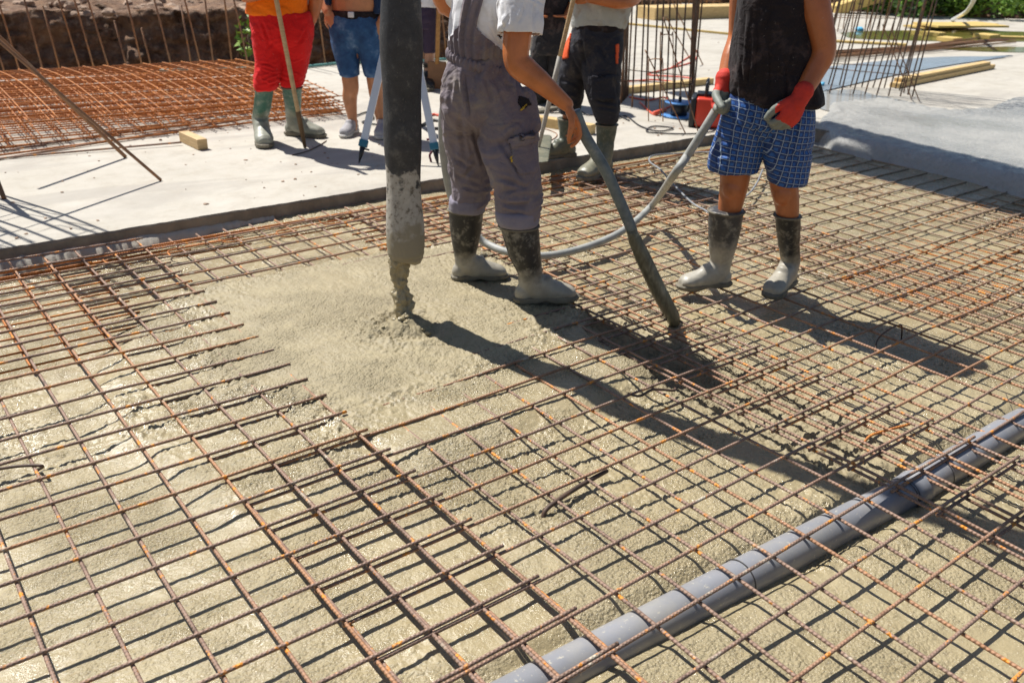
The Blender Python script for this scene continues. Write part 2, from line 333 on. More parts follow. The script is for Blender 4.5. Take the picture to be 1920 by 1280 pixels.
# --- ground, cast slab, fresh slab
def ngon_slab(name, outline, top, bot, mat, jit=0.0, step=.03):
    pts = []
    for k in range(len(outline)):
        a = np.array(outline[k]); b = np.array(outline[(k+1) % len(outline)]); L = np.linalg.norm(b-a); n_ = max(1, int(min(L/step, 400)))
        d = (b-a)/L; nn = np.array([-d[1], d[0]])
        for t in range(n_):
            p = a+(b-a)*t/n_; pts.append(p+nn*jit*((rng.rand()-.5)+2*(vn(np.array([[p[0]*3, p[1]*3, 0]]))[0]-.5)))
    pts = np.array(pts); n_ = len(pts); ch = .006*rng.rand(n_)
    V = np.concatenate([np.c_[pts, np.full(n_, top)], np.c_[pts, np.full(n_, top)-.008-ch], np.c_[pts, np.full(n_, bot)]])
    c = pts.mean(0)
    dirs = pts-np.roll(pts, 1, 0); nn = np.stack([-dirs[:, 1], dirs[:, 0]], 1); nn /= np.linalg.norm(nn, axis=1)[:, None]+1e-9
    V[:n_, :2] += nn*.006
    F = [tuple(range(n_))]
    for k in range(n_):
        q = (k+1) % n_; F.append((k, n_+k, n_+q, q)); F.append((n_+k, 2*n_+k, 2*n_+q, n_+q))
    o = obj(name, V, F, [mat, M['slab_side']], None, False); mi = np.ones(len(F), np.int32); mi[0] = 0; o.data.polygons.foreach_set('material_index', mi); return o
M['slab_side'] = plain('slab_side', (.24, .205, .16), .9, .35, 6, .7, 30)
M['dirt'] = plain('dirt_ground', (.24, .17, .11), .95, .35, 1.5, .6, 12)
obj_g = obj('ground', np.array([(-150, -150, -.62), (150, -150, -.62), (150, 150, -.62), (-150, 150, -.62)]), [(0, 1, 2, 3)], M['dirt']); tag(obj_g, kind='structure')
SLAB = [(-7, 4.86), (6.92, 4.86), (6.92, -3), (32, -3), (31, 5.2), (24, 8.2), (21, 10.4), (19, 13.4), (17.4, 15.6), (10.5, 15.3), (8.9, 10.6), (7.6, 9.75), (6.5, 9.7), (5.4, 9.85), (4.1, 10.1), (2.8, 10.33), (1.5, 10.45), (-7, 11.6)]
s_ = ngon_slab('concrete_slab', SLAB, .04, -.5, M['slab'], .012, .03); tag(s_, kind='structure')
# lip of spilt concrete under the slab face
lx = np.linspace(-.4, 2.0, 500); V = []; 
for x in lx:
    q = .6*vn(np.array([[x*17, 0, 0]]))[0]+.4*vn(np.array([[x*60, 3, 0]]))[0]-.9*max(0, x-1.1); V += [(x, 4.87, -.018+.012*q), (x, 4.842-.035*q, -.030+.006*q), (x, 4.82-.05*q, -.080)]
V = np.array(V); F = [(3*k+j, 3*k+3+j, 3*k+4+j, 3*k+1+j) for k in range(len(lx)-1) for j in (0, 1)]
tag(obj('concrete_lip', V, F, M['slab']), kind='structure')
# fresh slab poured on the right
FB = [tuple(un(x, y, .07)[:2]) for x, y in ((1535, 228), (1560, 190), (1650, 182), (1700, 192), (1780, 205), (1850, 200), (1920, 178), (1990, 165), (2300, 300))]+[(9.5, 0), (6.55, 0), (6.62, 2.0), (6.68, 3.2), (6.72, 4.2)]
gx = np.linspace(6.4, 14, 380); gy = np.linspace(-.2, 7.0, 380); GX, GY = np.meshgrid(gx, gy); fx, fy = GX.ravel(), GY.ravel()
P = np.stack([fx, fy, 0*fx], 1); sd = polysd(fx, fy, FB)+(fbm(P*1.6, 3, 8)-.5)*.12
tt = np.clip((sd+.06)/.13, 0, 1); prof = np.sqrt(1-(1-tt)**2)
edge = sst(.6, .2, fx-6.5)
zz = -.075+(.145)*prof+(fbm(P*2, 3, 3)-.5)*.02*(1-edge*.2)+(fbm(P*12, 4, 4)-.5)*.030*sst(.5, .12, sd)+(fbm(P*40, 2, 14)-.5)*.012*sst(.9, .25, sd)+(fbm(P*3, 3, 4)-.5)*.007
idx = np.arange(380*380).reshape(380, 380); F = np.stack([idx[:-1, :-1], idx[:-1, 1:], idx[1:, 1:], idx[1:, :-1]], -1).reshape(-1, 4)
tag(obj('fresh_concrete_slab', np.stack([fx, fy, zz], 1), F, M['fresh']), kind='structure')

# --- earth bank around the dig
def bank():
    path = smoothpath([(-9, 12.6), (-3, 12.4), (1.5, 12.0), (4.5, 11.6), (6.6, 11.25), (8.2, 11.9), (9.3, 15.2), (11, 17.6), (15, 17.9), (18.6, 16.2), (20.2, 13.4), (22.2, 11.1), (25.2, 9.0), (32, 6.2), (40, 0)], 24)
    path = np.array(path)
    T = np.gradient(path, axis=0); T /= np.linalg.norm(T, axis=1)[:, None]; Nn = np.stack([-T[:, 1], T[:, 0]], 1)
    sel = np.interp(np.linspace(0, 1, 900), np.linspace(0, 1, len(path)), np.arange(len(path)))
    px = np.interp(sel, np.arange(len(path)), path[:, 0]); py = np.interp(sel, np.arange(len(path)), path[:, 1])
    qx = np.interp(sel, np.arange(len(path)), Nn[:, 0]); qy = np.interp(sel, np.arange(len(path)), Nn[:, 1])
    prof = [(-.5, -.63), (-.25, -.5)]+[(t*.42, -.45+t*.95) for t in np.linspace(0, 1, 34)]+[(.42+t*t*22, .50+.05*t+1.3*t*t) for t in np.linspace(.03, 1, 50)]
    prof = np.array(prof); A, B = len(px), len(prof)
    V = np.zeros((A, B, 3)); V[:, :, 0] = px[:, None]+qx[:, None]*prof[None, :, 0]; V[:, :, 1] = py[:, None]+qy[:, None]*prof[None, :, 0]; V[:, :, 2] = prof[None, :, 1]
    Q = V.reshape(-1, 3).copy(); n1 = fbm(Q*1.3, 4, 2)-.5; n2 = np.abs(fbm(Q*4.5, 4, 5)-.5)*2; n3 = fbm(Q*16, 3, 9)-.5
    dd = (n1*.60+n2*.34+n3*.14).reshape(A, B); V[:, :, 0] -= qx[:, None]*dd; V[:, :, 1] -= qy[:, None]*dd
    V[:, :, 2] += ((fbm(Q*2.2, 4, 12)-.5)*.22).reshape(A, B)*(prof[None, :, 1] > .2)
    i = np.arange(A*B).reshape(A, B); F = np.stack([i[:-1, :-1], i[1:, :-1], i[1:, 1:], i[:-1, 1:]], -1).reshape(-1, 4)
    m, n, b = MAT('earth'); tc = N(n, 'ShaderNodeTexCoord').outputs['Object']
    c = ramp(n, noise(n, tc, 2.4, 6, .7, .3), [(.3, (.08, .042, .022)), (.5, (.19, .105, .06)), (.7, (.36, .215, .125))])
    c = mix(n, ramp(n, noise(n, tc, 11, 5, .7), [(.5, (0, 0, 0)), (.7, (.7, .7, .7))]), c, (.42, .29, .19)); n.links.new(c, b.inputs['Base Color']); b.inputs['Roughness'].default_value = .95
    h = bump(n, b, noise(n, tc, 10, 6, .7), .9, .08); bump(n, b, noise(n, tc, 60, 4), .5, .015, h)
    tag(obj('earth_bank', V.reshape(-1, 3), F, m), kind='structure')
bank()
def rock(c, r, seed):
    bm = bmesh.new(); bmesh.ops.create_icosphere(bm, subdivisions=2, radius=1); V = np.array([tuple(v.co) for v in bm.verts]); F = [[v.index for v in f.verts] for f in bm.faces]; bm.free()
    s = np.random.RandomState(seed); k = np.array([s.uniform(.7, 1.4), s.uniform(.7, 1.2), s.uniform(.45, .8)])
    V = V*(1+(vn(V*1.4+seed*3.1)-.5)[:, None]*.9)*k*r; a = s.uniform(0, 6.28); R = np.array([[math.cos(a), -math.sin(a), 0], [math.sin(a), math.cos(a), 0], [0, 0, 1]])
    return V@R.T+np.array(c), F
M['rock'] = plain('rubble_stone', (.34, .235, .165), .9, .35, 6, .6, 30)
g = G()
for k in range(420):
    x = random.uniform(-6, 8); y = 12.35-.155*max(x-1.5, -4)+abs(random.gauss(0, .9)); g.add(*rock((x, y, .50+random.uniform(-.05, .06)+.05*(y-12.2)), random.choice([.03, .04, .06, .08, .10]), k))
tag(g.build('rubble', M['rock'], None, False), 'broken stone rubble along the top of the excavated bank', 'rubble', kind='stuff')
g = G()
for k in range(260):
    if k < 190: x = random.uniform(.6, 6.4); y = random.uniform(4.95, 7.6)
    else: x = random.uniform(6, 13); y = random.uniform(5, 10)
    g.add(*rock((x, y, .042), random.choice([.003, .004, .005, .007, .010]) if k > 3 else .014, 900+k))
tag(g.build('grit', M['rock'], None, False), 'small crumbs of stone and dried mortar scattered on the pale slab', 'grit', kind='stuff')

# ================================================================ REINFORCEMENT
PIT = .153
def bar_path(a, b, z, seed, step=.05, sag=.003, wob=.0015):
    a = np.array(a, float); b = np.array(b, float); L = np.linalg.norm(b-a); n_ = max(2, int(L/step)+1); t = np.linspace(0, 1, n_)[:, None]
    P = np.c_[a+(b-a)*t, np.full(n_, z)]
    q = np.c_[P[:, :2]*.9, np.full(n_, seed*.37)]; P[:, 2] += (fbm(q*2, 2, 5)-.5)*2*sag
    k = np.c_[t[:, 0]*L*1.3, np.full(n_, seed*1.7), np.zeros(n_)]; P[:, 0] += (fbm(k, 2, 6)-.5)*2*wob; P[:, 1] += (fbm(k+9, 2, 7)-.5)*2*wob; return P
def sheet(name, label, group, xlines, ylines, x0, x1, y0, y1, z, mat, r=.0054, n=7, zf=None, yx=None, over=True, step=.05):
    """bars along X sit on ylines, bars along Y on xlines (just under them)"""
    t = thing(name, label, 'rebar mesh', (x0, y0, z), group)
    for k, yy in enumerate(ylines):
        a, b = (x0, x1) if yx is None else yx(yy)
        P = bar_path((a, yy+.0012*rng.randn()), (b, yy+.0012*rng.randn()), z, 3, step)
        if zf is not None: P[:, 2] += zf(P[:, 0], P[:, 1])
        V, F, U = tube(P, r, n, True); U = U+[rng.rand(), 0]; obj('long_bar', V, F, mat, t, True, U)
    for k, xx in enumerate(xlines):
        P = bar_path((xx+.0012*rng.randn(), y0), (xx+.0012*rng.randn(), y1), z-(2*r-.0006 if over else -(2*r-.0006)), 3, step)
        if zf is not None: P[:, 2] += zf(P[:, 0], P[:, 1])
        V, F, U = tube(P, r, n, True); U = U+[rng.rand(), 0]; obj('cross_bar', V, F, mat, t, True, U)
    return t
def lift(x, y): return .013*np.exp(-((y-np.interp(x, [q[0] for q in PIPE], [q[1] for q in PIPE]))/.30)**2)
GM = 'rusty mesh sheets laid out in the pour'
def par(z): return (H-z)/H
# sheet on the left, lies on top
sheet('rebar_mesh', 'rusty welded mesh sheet nearest the camera on the left, lapping on top of its neighbour', GM,
      [.124+PIT*k for k in range(-6, 8)], [1.2675-PIT+PIT*k for k in range(-7, 25)], -.93, 1.228, -.15, 4.82, 0, M['rebar'])
z2 = -.018; s2 = par(z2)
sheet('rebar_mesh', 'rusty mesh sheet in the middle, half sunk in wet concrete under the pump hose', GM,
      [(.7405+.1510*k)*s2 for k in range(0, 15)], [(2.152+.1512*k)*s2 for k in range(-14, 17)], .7215*s2, 2.887*s2, .03, 4.78, z2, M['rebar'], zf=lambda x, y: .010*sst(1.3, 2.6, x)+lift(x, y)*(1-.5*sst(1.3, 2.6, x)))
z3 = -.027; s3 = par(z3)
sheet('rebar_mesh', 'rusty welded mesh sheet under the feet of the worker in blue plaid shorts', GM,
      [(2.382+.1487*k)*s3 for k in range(0, 15)], [(1.379+.1495*k)*s3 for k in range(-10, 22)], 2.355*s3, 4.50*s3, -.1, 4.75, z3, M['rebar'], zf=lambda x, y: .012*sst(2.95, 3.6, x)+lift(x, y)*.6)
z4 = -.040; s4 = par(z4)
sheet('rebar_mesh', 'cement paled mesh sheet right of the plaid shorts, reaching the right edge', GM,
      [(3.86+.1485*k)*s4 for k in range(0, 15)], [(1.44+.1495*k)*s4 for k in range(-4, 22)], 3.83*s4, 5.97*s4, .75, 4.72, z4, M['cem_bar'])
z5 = -.048; s5 = par(z5)
sheet('rebar_mesh', 'pale cement splashed mesh sheet along the foot of the fresh concrete slab', GM,
      [(5.42+.1485*k)*s5 for k in range(0, 8)], [(1.90+.1495*k)*s5 for k in range(-2, 18)], 5.39*s5, 6.60, 1.6, 4.65, z5, M['cem_bar'])
# lower layer
GL = 'orange rusted mesh sheets of the lower layer'
sheet('rebar_mesh', 'orange lower mesh sheet showing through right of the plaid shorts worker', GL,
      [4.07+.158*k for k in range(0, 14)], [1.765+.30*k for k in range(0, 10)], 4.05, 6.3, 1.745, 4.62, -.060, M['rebar_orange'], r=.0045)
sheet('rebar_mesh', 'orange lower mesh sheet behind the vibrator hose in front of the slab edge', GL,
      [2.30+.155*k for k in range(0, 14)], [3.60+.155*k for k in range(0, 8)], 2.26, 4.45, 3.52, 4.76, -.052, M['rebar_orange'], r=.0045)
sheet('rebar_mesh', 'orange lower mesh sheet against the slab face at the left edge of the photo', GL,
      [.118+.155*k for k in range(-4, 6)], [3.55+.155*k for k in range(0, 8)], -.6, .93, 3.5, 4.78, -.034, M['rebar_orange'], r=.0045)
sheet('rebar_mesh', 'orange lower mesh corner under the right hand mesh sheets near the fresh slab', GL,
      [5.0+.16*k for k in range(0, 9)], [2.3+.16*k for k in range(0, 14)], 4.95, 6.4, 2.2, 4.6, -.072, M['rebar_orange'], r=.0045)
# thick edge bars along the slab and hairpins
GE = 'thick edge bars laid along the slab face'
for k, (yy, zz_, x0, x1) in enumerate(((4.70, -.026, -.5, 3.9), (4.735, -.040, -.5, 2.4), (4.655, -.045, -.4, 1.7), (4.72, -.030, 3.2, 6.5), (4.64, -.044, 2.6, 5.2))):
    V, F, U = tube(bar_path((x0, yy), (x1, yy-.01), zz_, 40+k, .08), .0075, 8)
    tag(obj('edge_bar', V, F, M['rebar_orange'], None, True, U), ['thick orange edge bar nearest the mesh tips at the left of the slab face', 'thick edge bar pressed against the slab face at the far left', 'short thick edge bar a step out from the slab face at the left', 'thick edge bar along the slab face behind the plaid shorts worker', 'thick edge bar in front of the slab face behind the legs of the boots'][k], 'rebar', GE)
GH = 'rusty hairpin bars hooked round the slab edge'
for k in range(9):
    xx = .98+.30*k; yy = 4.60-.08*(k % 2); a = .055
    p = [(xx+.42, yy+a, -.022), (xx+.1, yy+a, -.022), (xx+.03, yy+a*.95, -.022), (xx, yy+a*.5, -.023), (xx, yy-a*.5, -.026), (xx+.03, yy-a*.95, -.027), (xx+.1, yy-a, -.028), (xx+.42, yy-a, -.028)]
    V, F, U = tube(smoothpath(p, 4), .0042, 7); tag(obj('hairpin_bar', V, F, M['rebar_orange'], None, True, U), None, 'rebar', GH)
for k, o in enumerate([o for o in COL.objects if o.name.startswith('hairpin_bar')]): o['label'] = 'rusty U shaped hairpin bar lying flat on the mesh beside the slab edge'
# loose bits
def bar_obj(name, pts, r, mat, label, cat='rebar', group=None, n=8, sm=6):
    V, F, U = tube(smoothpath(pts, sm) if len(pts) > 2 else np.linspace(pts[0], pts[1], 24), r, n); return tag(obj(name, V, F, mat, None, True, U), label, cat, group)
bar_obj('bent_bar', [un(1138, 882, -.035), un(1085, 912, -.030), un(1045, 938, -.028), un(1024, 955, -.038), un(1018, 970, -.058)], .0075, M['rebar_dark'], 'short dark bent offcut of rebar stuck in the wet concrete in the foreground')
bar_obj('wire_hook', [un(1640, 662, -.05), un(1646, 636, -.01), un(1666, 618, .02), un(1684, 610, .035), un(1691, 612, .034), un(1690, 636, -.05)], .0035, M['rebar_dark'], 'black bent wire chair standing in the shadow of the plaid shorts worker')
bar_obj('bent_bar', [un(1618, 832, -.05), un(1630, 818, -.03), un(1650, 810, -.03), un(1705, 795, -.028)], .005, M['rebar_orange'], 'rusty bent offcut under the mesh just left of the grey pipe')
bar_obj('wire_hook', [un(1178, 738, -.02), un(1200, 742, .004), un(1225, 730, .006), un(1262, 732, -.01), un(1266, 728, -.02)], .005, M['rebar_dark'], 'dark twisted wire bundle tied on a bar inside the hose shadow')
bar_obj('wire_hook', [un(-10, 880, -.01), un(30, 874, -.006), un(66, 872, .0), un(80, 874, -.006), un(72, 880, -.04)], .005, M['rebar_dark'], 'short wire tail hooked over a bar at the left edge of the photo')
bar_obj('tie_wire', [un(1885, 735, -.03), un(1893, 752, -.01), un(1905, 748, -.02), un(1920, 730, .01), un(1930, 722, -.01)], .0013, M['wire'], 'thin loose tie wire beside the far end of the grey pipe', 'wire')

# --- grey plastic drain pipe
m, n, b = MAT('pvc'); tc = N(n, 'ShaderNodeTexCoord').outputs['Object']
c = ramp(n, noise(n, tc, 4, 5), [(.3, (.215, .22, .235)), (.7, (.275, .28, .30))]); c = mix(n, ramp(n, noise(n, tc, 60, 5, .7), [(.61, (0, 0, 0)), (.66, (.8, .8, .8))]), c, (.50, .47, .38)); c = mix(n, ramp(n, noise(n, tc, 3, 6, .7), [(.50, (0, 0, 0)), (.72, (.45, .45, .45))]), c, (.42, .39, .31))
n.links.new(c, b.inputs['Base Color']); b.inputs['Roughness'].default_value = .34; bump(n, b, noise(n, tc, 90, 4), .08, .002); M['pvc'] = m
pt = thing('drain_pipe', 'grey plastic drain pipe half sunk in wet concrete under the mesh', 'pipe', tuple(pp[0]))
P = smoothpath(pp, 12); V, F, U = tube(P, .0555, 40); obj('pipe_body', V, F, M['pvc'], pt, True, U)
j0 = un(1722, 910, PZ); dj = pp[4]-pp[3]; dj /= np.linalg.norm(dj)
P = [j0-dj*.085, j0-dj*.083, j0-dj*.03, j0-dj*.028, j0-dj*.002, j0, j0+dj*.001]; V, F, U = tube(P, [.0565, .0590, .0590, .0615, .0615, .0595, .056], 40, False); obj('socket', V, F, M['pvc'], pt, True, U)
def ring_wire(c, rad, dirv, r=.0018):
    th = np.linspace(-.3, 3.5, 30); u_ = np.cross(dirv, [0, 0, 1.]); u_ /= np.linalg.norm(u_); return np.array([c+rad*(math.cos(t)*u_+math.sin(t)*np.array([0, 0, 1.])) for t in th])
for c, lab in ((j0+dj*.12, 'thin black tie wire looped round the grey pipe right of its joint'), (j0-dj*.10, 'thin black tie wire looped round the grey pipe left of its joint'), (un(1386, 1085, PZ), 'thin black tie wire holding the grey pipe to the mesh nearest the camera')):
    V, F, U = tube(ring_wire(c, .0575, dj), .0018, 5); tag(obj('tie_wire', V, F, M['wire'], None, True), lab, 'wire')

# --- stack of mesh sheets lying on the slab, left
GS = 'stacked rusty mesh sheets on the slab'
A0, A1, A2, A3 = un(-60, 262, .06), un(640, 222, .06), un(340, 134, .06), un(-60, 165, .06)
def small_sheet(zb, dx, dy, label, hump, nx_=26, ny_=15):
    t = thing('stacked_mesh', label, 'rebar mesh', (A0[0], A0[1], zb), GS)
    def pt_(u, v):
        p = np.array([-1.0, 7.25, 0])*(1-u)*(1-v)+np.array([3.62, 7.10, 0])*u*(1-v)+np.array([3.72, 9.60, 0])*u*v+np.array([-1.0, 10.0, 0])*(1-u)*v
        return np.array([p[0]+dx, p[1]+dy, zb+hump*(math.sin(v*3.1)*.09)*(1-.55*u)])
    for k in range(ny_):
        v = k/(ny_-1); V, F, U = tube([pt_(q, v) for q in np.linspace(-.01, 1.01, 14)], .0048, 5); obj('long_bar', V, F, M['rebar_orange'], t, True, U)
    for k in range(nx_):
        u = k/(nx_-1); V, F, U = tube([pt_(u, q)+np.array([0, 0, .009]) for q in np.linspace(-.015, 1.015, 14)], .0048, 5); obj('cross_bar', V, F, M['rebar_orange'], t, True, U)
    return t
def copy_tree(o, parent=None):
    c = o.copy(); COL.objects.link(c); c.parent = parent
    for ch in o.children: copy_tree(ch, c)
    return c
st0 = small_sheet(.055, 0, 0, 'rusty mesh sheet at the very bottom of the stack on the slab', 1)
ords = ['second', 'third', 'fourth', 'fifth', 'sixth']
for k in range(6):
    c = copy_tree(st0); c.location = (A0[0]+random.uniform(-.12, .05), A0[1]+random.uniform(-.10, .10), .055+.021*(k+1)+.004*k)
    c['label'] = ('rusty mesh sheet %s from the bottom of the stack on the slab' % ords[k]) if k < 5 else 'orange brown mesh sheet on top of the stack lying on the slab'
# --- loose long bars in front of the stack
GB = 'loose long bars beside the mesh stack'
for k, (a, b_, lab) in enumerate((((-40, 291), (480, 205), 'long rusty bar crossing in front of the mesh stack, uppermost at its right end'),
        ((-40, 296), (640, 208), 'bright orange long bar running from the left edge to the jeans worker'),
        ((-40, 304), (470, 222), 'dark long bar nearest the timber block'),
        ((-40, 283), (420, 226), 'rusty long bar tucked against the mesh stack'),
        ((-40, 300), (340, 267), 'short rusty bar ending at the timber block'))):
    V, F, U = tube(np.linspace(un(*a, .05+.012*(k % 2)), un(*b_, .05+.012*((k+1) % 2)), 30), .0075, 6)
    tag(obj('loose_bar', V, F, M['rebar_orange' if k in (1, 3) else 'rebar'], None, True, U), lab, 'rebar', GB)
M['timber'] = wood('timber', (.60, .43, .22), (.42, .27, .12)); M['timber_x'] = wood('timber_long', (.66, .48, .22), (.48, .30, .12), (1.5, 1.5, 10))
M['yellow'] = plain('yellow_formply', (.62, .44, .14), .6, .15, 3)
def beam(name, a, b, wd, ht, mat, label, cat='timber', group=None):
    a = np.array(a, float); b = np.array(b, float); d = b-a; L = np.linalg.norm(d); d /= L; s = np.cross([0, 0, 1.], d); s /= np.linalg.norm(s); u_ = np.cross(d, s)
    R = np.stack([d, s, u_], 1); g = G(); g.box((a+b)/2, (L, wd, ht), R, min(wd, ht)*.08); return tag(g.build(name, mat, None, False), label, cat, group)
beam('timber_block', un(380, 271, .08), un(345, 255, .08), .075, .075, M['timber'], 'short square timber block propping the bars in front of the mesh stack')
# --- rods leaning across the left of the picture
p0 = un(302, 338, .045); p1 = at(-20, 62, (p0@CF)-.35)
q0 = un(236, 295, .045); q1 = at(-20, 52, (q0@CF)-.30)
bar_obj('leaning_rod', [p0, p1+(p1-p0)*.35], .010, M['rebar_far'], 'long dark rod leaning from the slab to upper left, foot nearer the camera', 'rod', 'rods leaning at the left')
bar_obj('leaning_rod', [q0, q1+(q1-q0)*.35], .013, M['rebar_far'], 'long dark rod leaning to upper left, foot nearer the mesh stack', 'rod', 'rods leaning at the left')

bar_obj('steel_stake', [un(9, 376, .03), un(9, 376, .03)+np.array([-.10, .02, .75])], .014, M['rebar_dark'], 'dark steel stake standing on the slab at the left edge of the photo', 'stake')
# --- starter bars at the foot of the bank
GR = 'starter bars standing along the edge of the slab'
xs_ = []
x = -1.0
while x < 7.6: xs_.append(x); x += random.uniform(.10, .22)
for k, x in enumerate(xs_):
    y = 10.52-.135*max(x-1.5, -3)+random.uniform(-.04, .08); L = random.uniform(1.0, 1.5) if random.random() < .75 else random.uniform(.5, .8)
    lx_, ly_ = random.uniform(-.13, -.01), random.uniform(-.03, .06)
    a = np.array([x, y-.12, -.05]); V, F, U = tube([a, a+np.array([lx_*.5*L, ly_*.5*L, .5*L]), a+np.array([lx_*L*1.08, ly_*L, L])], .0095, 6)
    tag(obj('starter_bar', V, F, M['rebar_far'], None, True, U), 'upright rusty starter bar standing in the row in front of the earth bank', 'rebar', GR)
bar_obj('garden_hose', [un(300, 133, .07), un(360, 131, .07), un(470, 128, .06), un(560, 126, .06), un(650, 118, .06), un(760, 116, .06), un(880, 108, .06), un(1000, 106, .06)], .016, plain('teal_hose', (.12, .30, .27), .5), 'thin teal hose lying along the far edge of the slab', 'hose')

# --- rebar column cages
def cage(name, label, base, nxy, dx, dy, hgt, lean, r, mat, stir=.35, rot=0, jit=.01, group='rebar column cages standing on the slab', skip=0, zb=.03):
    base = np.array(base, float); t = thing(name, label, 'rebar cage', base, group); R = np.array([[math.cos(rot), -math.sin(rot), 0], [math.sin(rot), math.cos(rot), 0], [0, 0, 1]])
    pos = []
    for i in range(nxy[0]):
        for j in range(nxy[1]):
            if i in (0, nxy[0]-1) or j in (0, nxy[1]-1): pos.append(((i/(nxy[0]-1)-.5)*dx, (j/(nxy[1]-1)-.5)*dy))
    lean = np.array(lean, float)
    for (x, y) in pos:
        h_ = hgt*random.uniform(.9, 1.05); a = base+R@np.array([x, y, 0]); tp = a+np.array([lean[0]*h_+random.gauss(0, jit*3), lean[1]*h_+random.gauss(0, jit*3), h_])
        V, F, U = tube([a, a*.5+tp*.5+np.array([random.gauss(0, jit), random.gauss(0, jit), 0]), tp], r, 6); obj('vertical_bar', V, F, mat, t, True, U)
    z = .25
    while z < hgt*.9 and stir:
        c = base+np.array([lean[0]*z, lean[1]*z, z]); q = [c+R@np.array([sx*dx/2*1.04, sy*dy/2*1.04, random.gauss(0, .012)]) for sx, sy in ((-1, -1), (1, -1), (1, 1), (-1, 1), (-1, -1), (-.6, -1))]
        V, F, U = tube(q, r*.55, 5); obj('stirrup', V, F, mat, t, True, U); z += stir*random.uniform(.8, 1.2)
    return t
cage('rebar_cage', 'tall cage of brown upright bars standing behind the dark cargo trousers', (6.55, 6.15, .03), (7, 6), .60, .66, 2.3, (-.03, .03), .0085, M['cage_bar'], .9, .65)
cage('rebar_cage', 'leaning cage of upright bars just right of the bare arm of the plaid shorts worker', (9.15, 5.62, .03), (9, 5), 1.0, .55, 2.3, (.10, -.04), .0085, M['cage_bar'], 1.1, -.72, .02)
cage('rebar_cage', 'distant row of thin upright bars behind the black tank top', (14.9, 14.0, .03), (9, 2), 2.2, .5, 2.2, (0, 0), .012, M['rebar_far'], 1.5, -.6, .02)
cage('rebar_cage', 'distant thin bars behind the leaning cage beside the yellow board', (15.2, 9.9, .03), (8, 2), 1.7, .5, 1.9, (.02, 0), .011, M['rebar_far'], 1.2, -.7, .02)
cage('rebar_cage', 'dark cage at the left edge of the photo casting long shadows on the slab', (.42, 6.12, .03), (4, 3), .42, .50, 2.6, (.0, .0), .010, M['rebar_dark'], .5, .5, .01)
# loose thin stays and stirrups by the first cage
for k, (a, b_, lab) in enumerate((((1285, 250), (1222, 120), 'thin wire stay leaning left of the black and red charger'), ((1310, 250), (1255, 70), 'thin wire stay leaning against the tall cage above the charger'), ((1318, 122), (1268, 18), 'thin stay far behind the cable reel, right one'), ((1300, 122), (1256, 45), 'thin stay far behind the cable reel, left one'), ((1724, 190), (1680, 78), 'thin stay left of the pair in front of the timber plank'), ((1710, 188), (1664, 70), 'thin stay right of the leaning cage, closest to it'))):
    a3 = un(*a, .04); b3 = at(b_[0], b_[1], (a3@CF)+.1); bar_obj('wire_stay', [a3, b3+(b3-a3)*.2], .005 if k < 2 or k > 3 else .007, M['rebar_far'], lab, 'rod')
def frame_stirrup(px0, py0, px1, py1, label, r=.005):
    F0 = un((px0+px1)/2, py1, .04)@CF
    p = [at(px0, py1, F0), at(px0, py0+8, F0), at(px0+3, py0+2, F0), at(px0+8, py0, F0), at(px1-8, py0, F0), at(px1-3, py0+2, F0), at(px1, py0+8, F0), at(px1, py1, F0)]
    bar_obj('stirrup_frame', p, r, M['rebar_far'], label, 'rebar', 'bent stirrup frames beside the tall cage', 6, 3)
frame_stirrup(1216, 111, 1243, 228, 'pale bent stirrup frame standing in front of the tall cage')
frame_stirrup(1238, 65, 1262, 220, 'taller bent stirrup frame at the right side of the tall cage')

# ================================================================ THINGS ON THE SLAB
beam('timber_beam', un(1160, 171, .07), un(1332, 152, .07), .10, .07, M['timber_x'], 'timber beam on the slab behind the tall rebar cage')
beam('timber_beam', un(985, 222, .08), un(1112, 243, .08), .09, .08, M['timber_x'], 'timber beam end by the boots of the grey shirt worker')
beam('plank', un(1677, 160, .07), un(1858, 124, .07), .11, .05, M['timber_x'], 'yellow timber plank on the slab, nearer of the pair', 'plank', 'pair of yellow planks on the wet slab')
beam('plank', un(1684, 151, .11), un(1850, 119, .11), .10, .05, M['timber_x'], 'yellow timber plank on the slab, farther of the pair', 'plank', 'pair of yellow planks on the wet slab')
beam('formwork_board', un(1715, 51, .08), un(1850, 44, .08), .5, .03, M['yellow'], 'yellow formwork board lying flat, lower one by the puddle', 'board', 'yellow formwork boards')
beam('formwork_board', un(1735, 47, .14), un(1866, 47, .14), .7, .035, M['yellow'], 'yellow formwork board lying flat, upper one by the puddle', 'board', 'yellow formwork boards')
a = un(1570, 24, .04)
beam('formwork_board', at(1560, 20, a@CF), at(1650, -8, a@CF), .5, .22, M['yellow'], 'yellow board tilted behind the leaning rebar cage', 'board', 'yellow formwork boards')
beam('formwork_board', un(1210, 25, .15), un(1400, 20, .15), .6, .24, M['timber_x'], 'pale timber formwork edge far behind the rebar cages', 'board')
beam('yellow_batten', un(1130, 40, .06), un(1392, 66, .06), .05, .03, M['yellow'], 'long thin yellow batten lying far behind the tall cage', 'batten', 'thin yellow battens')
beam('yellow_batten', un(1560, 77, .06), un(1700, 84, .06), .12, .03, M['yellow'], 'yellow batten by the leaning cage above the rusty bar bundle', 'batten', 'thin yellow battens')
beam('yellow_batten', un(1840, 69, .06), un(1990, 73, .06), .16, .04, M['yellow'], 'yellow batten at the right edge of the photo beside the puddle', 'batten', 'thin yellow battens')
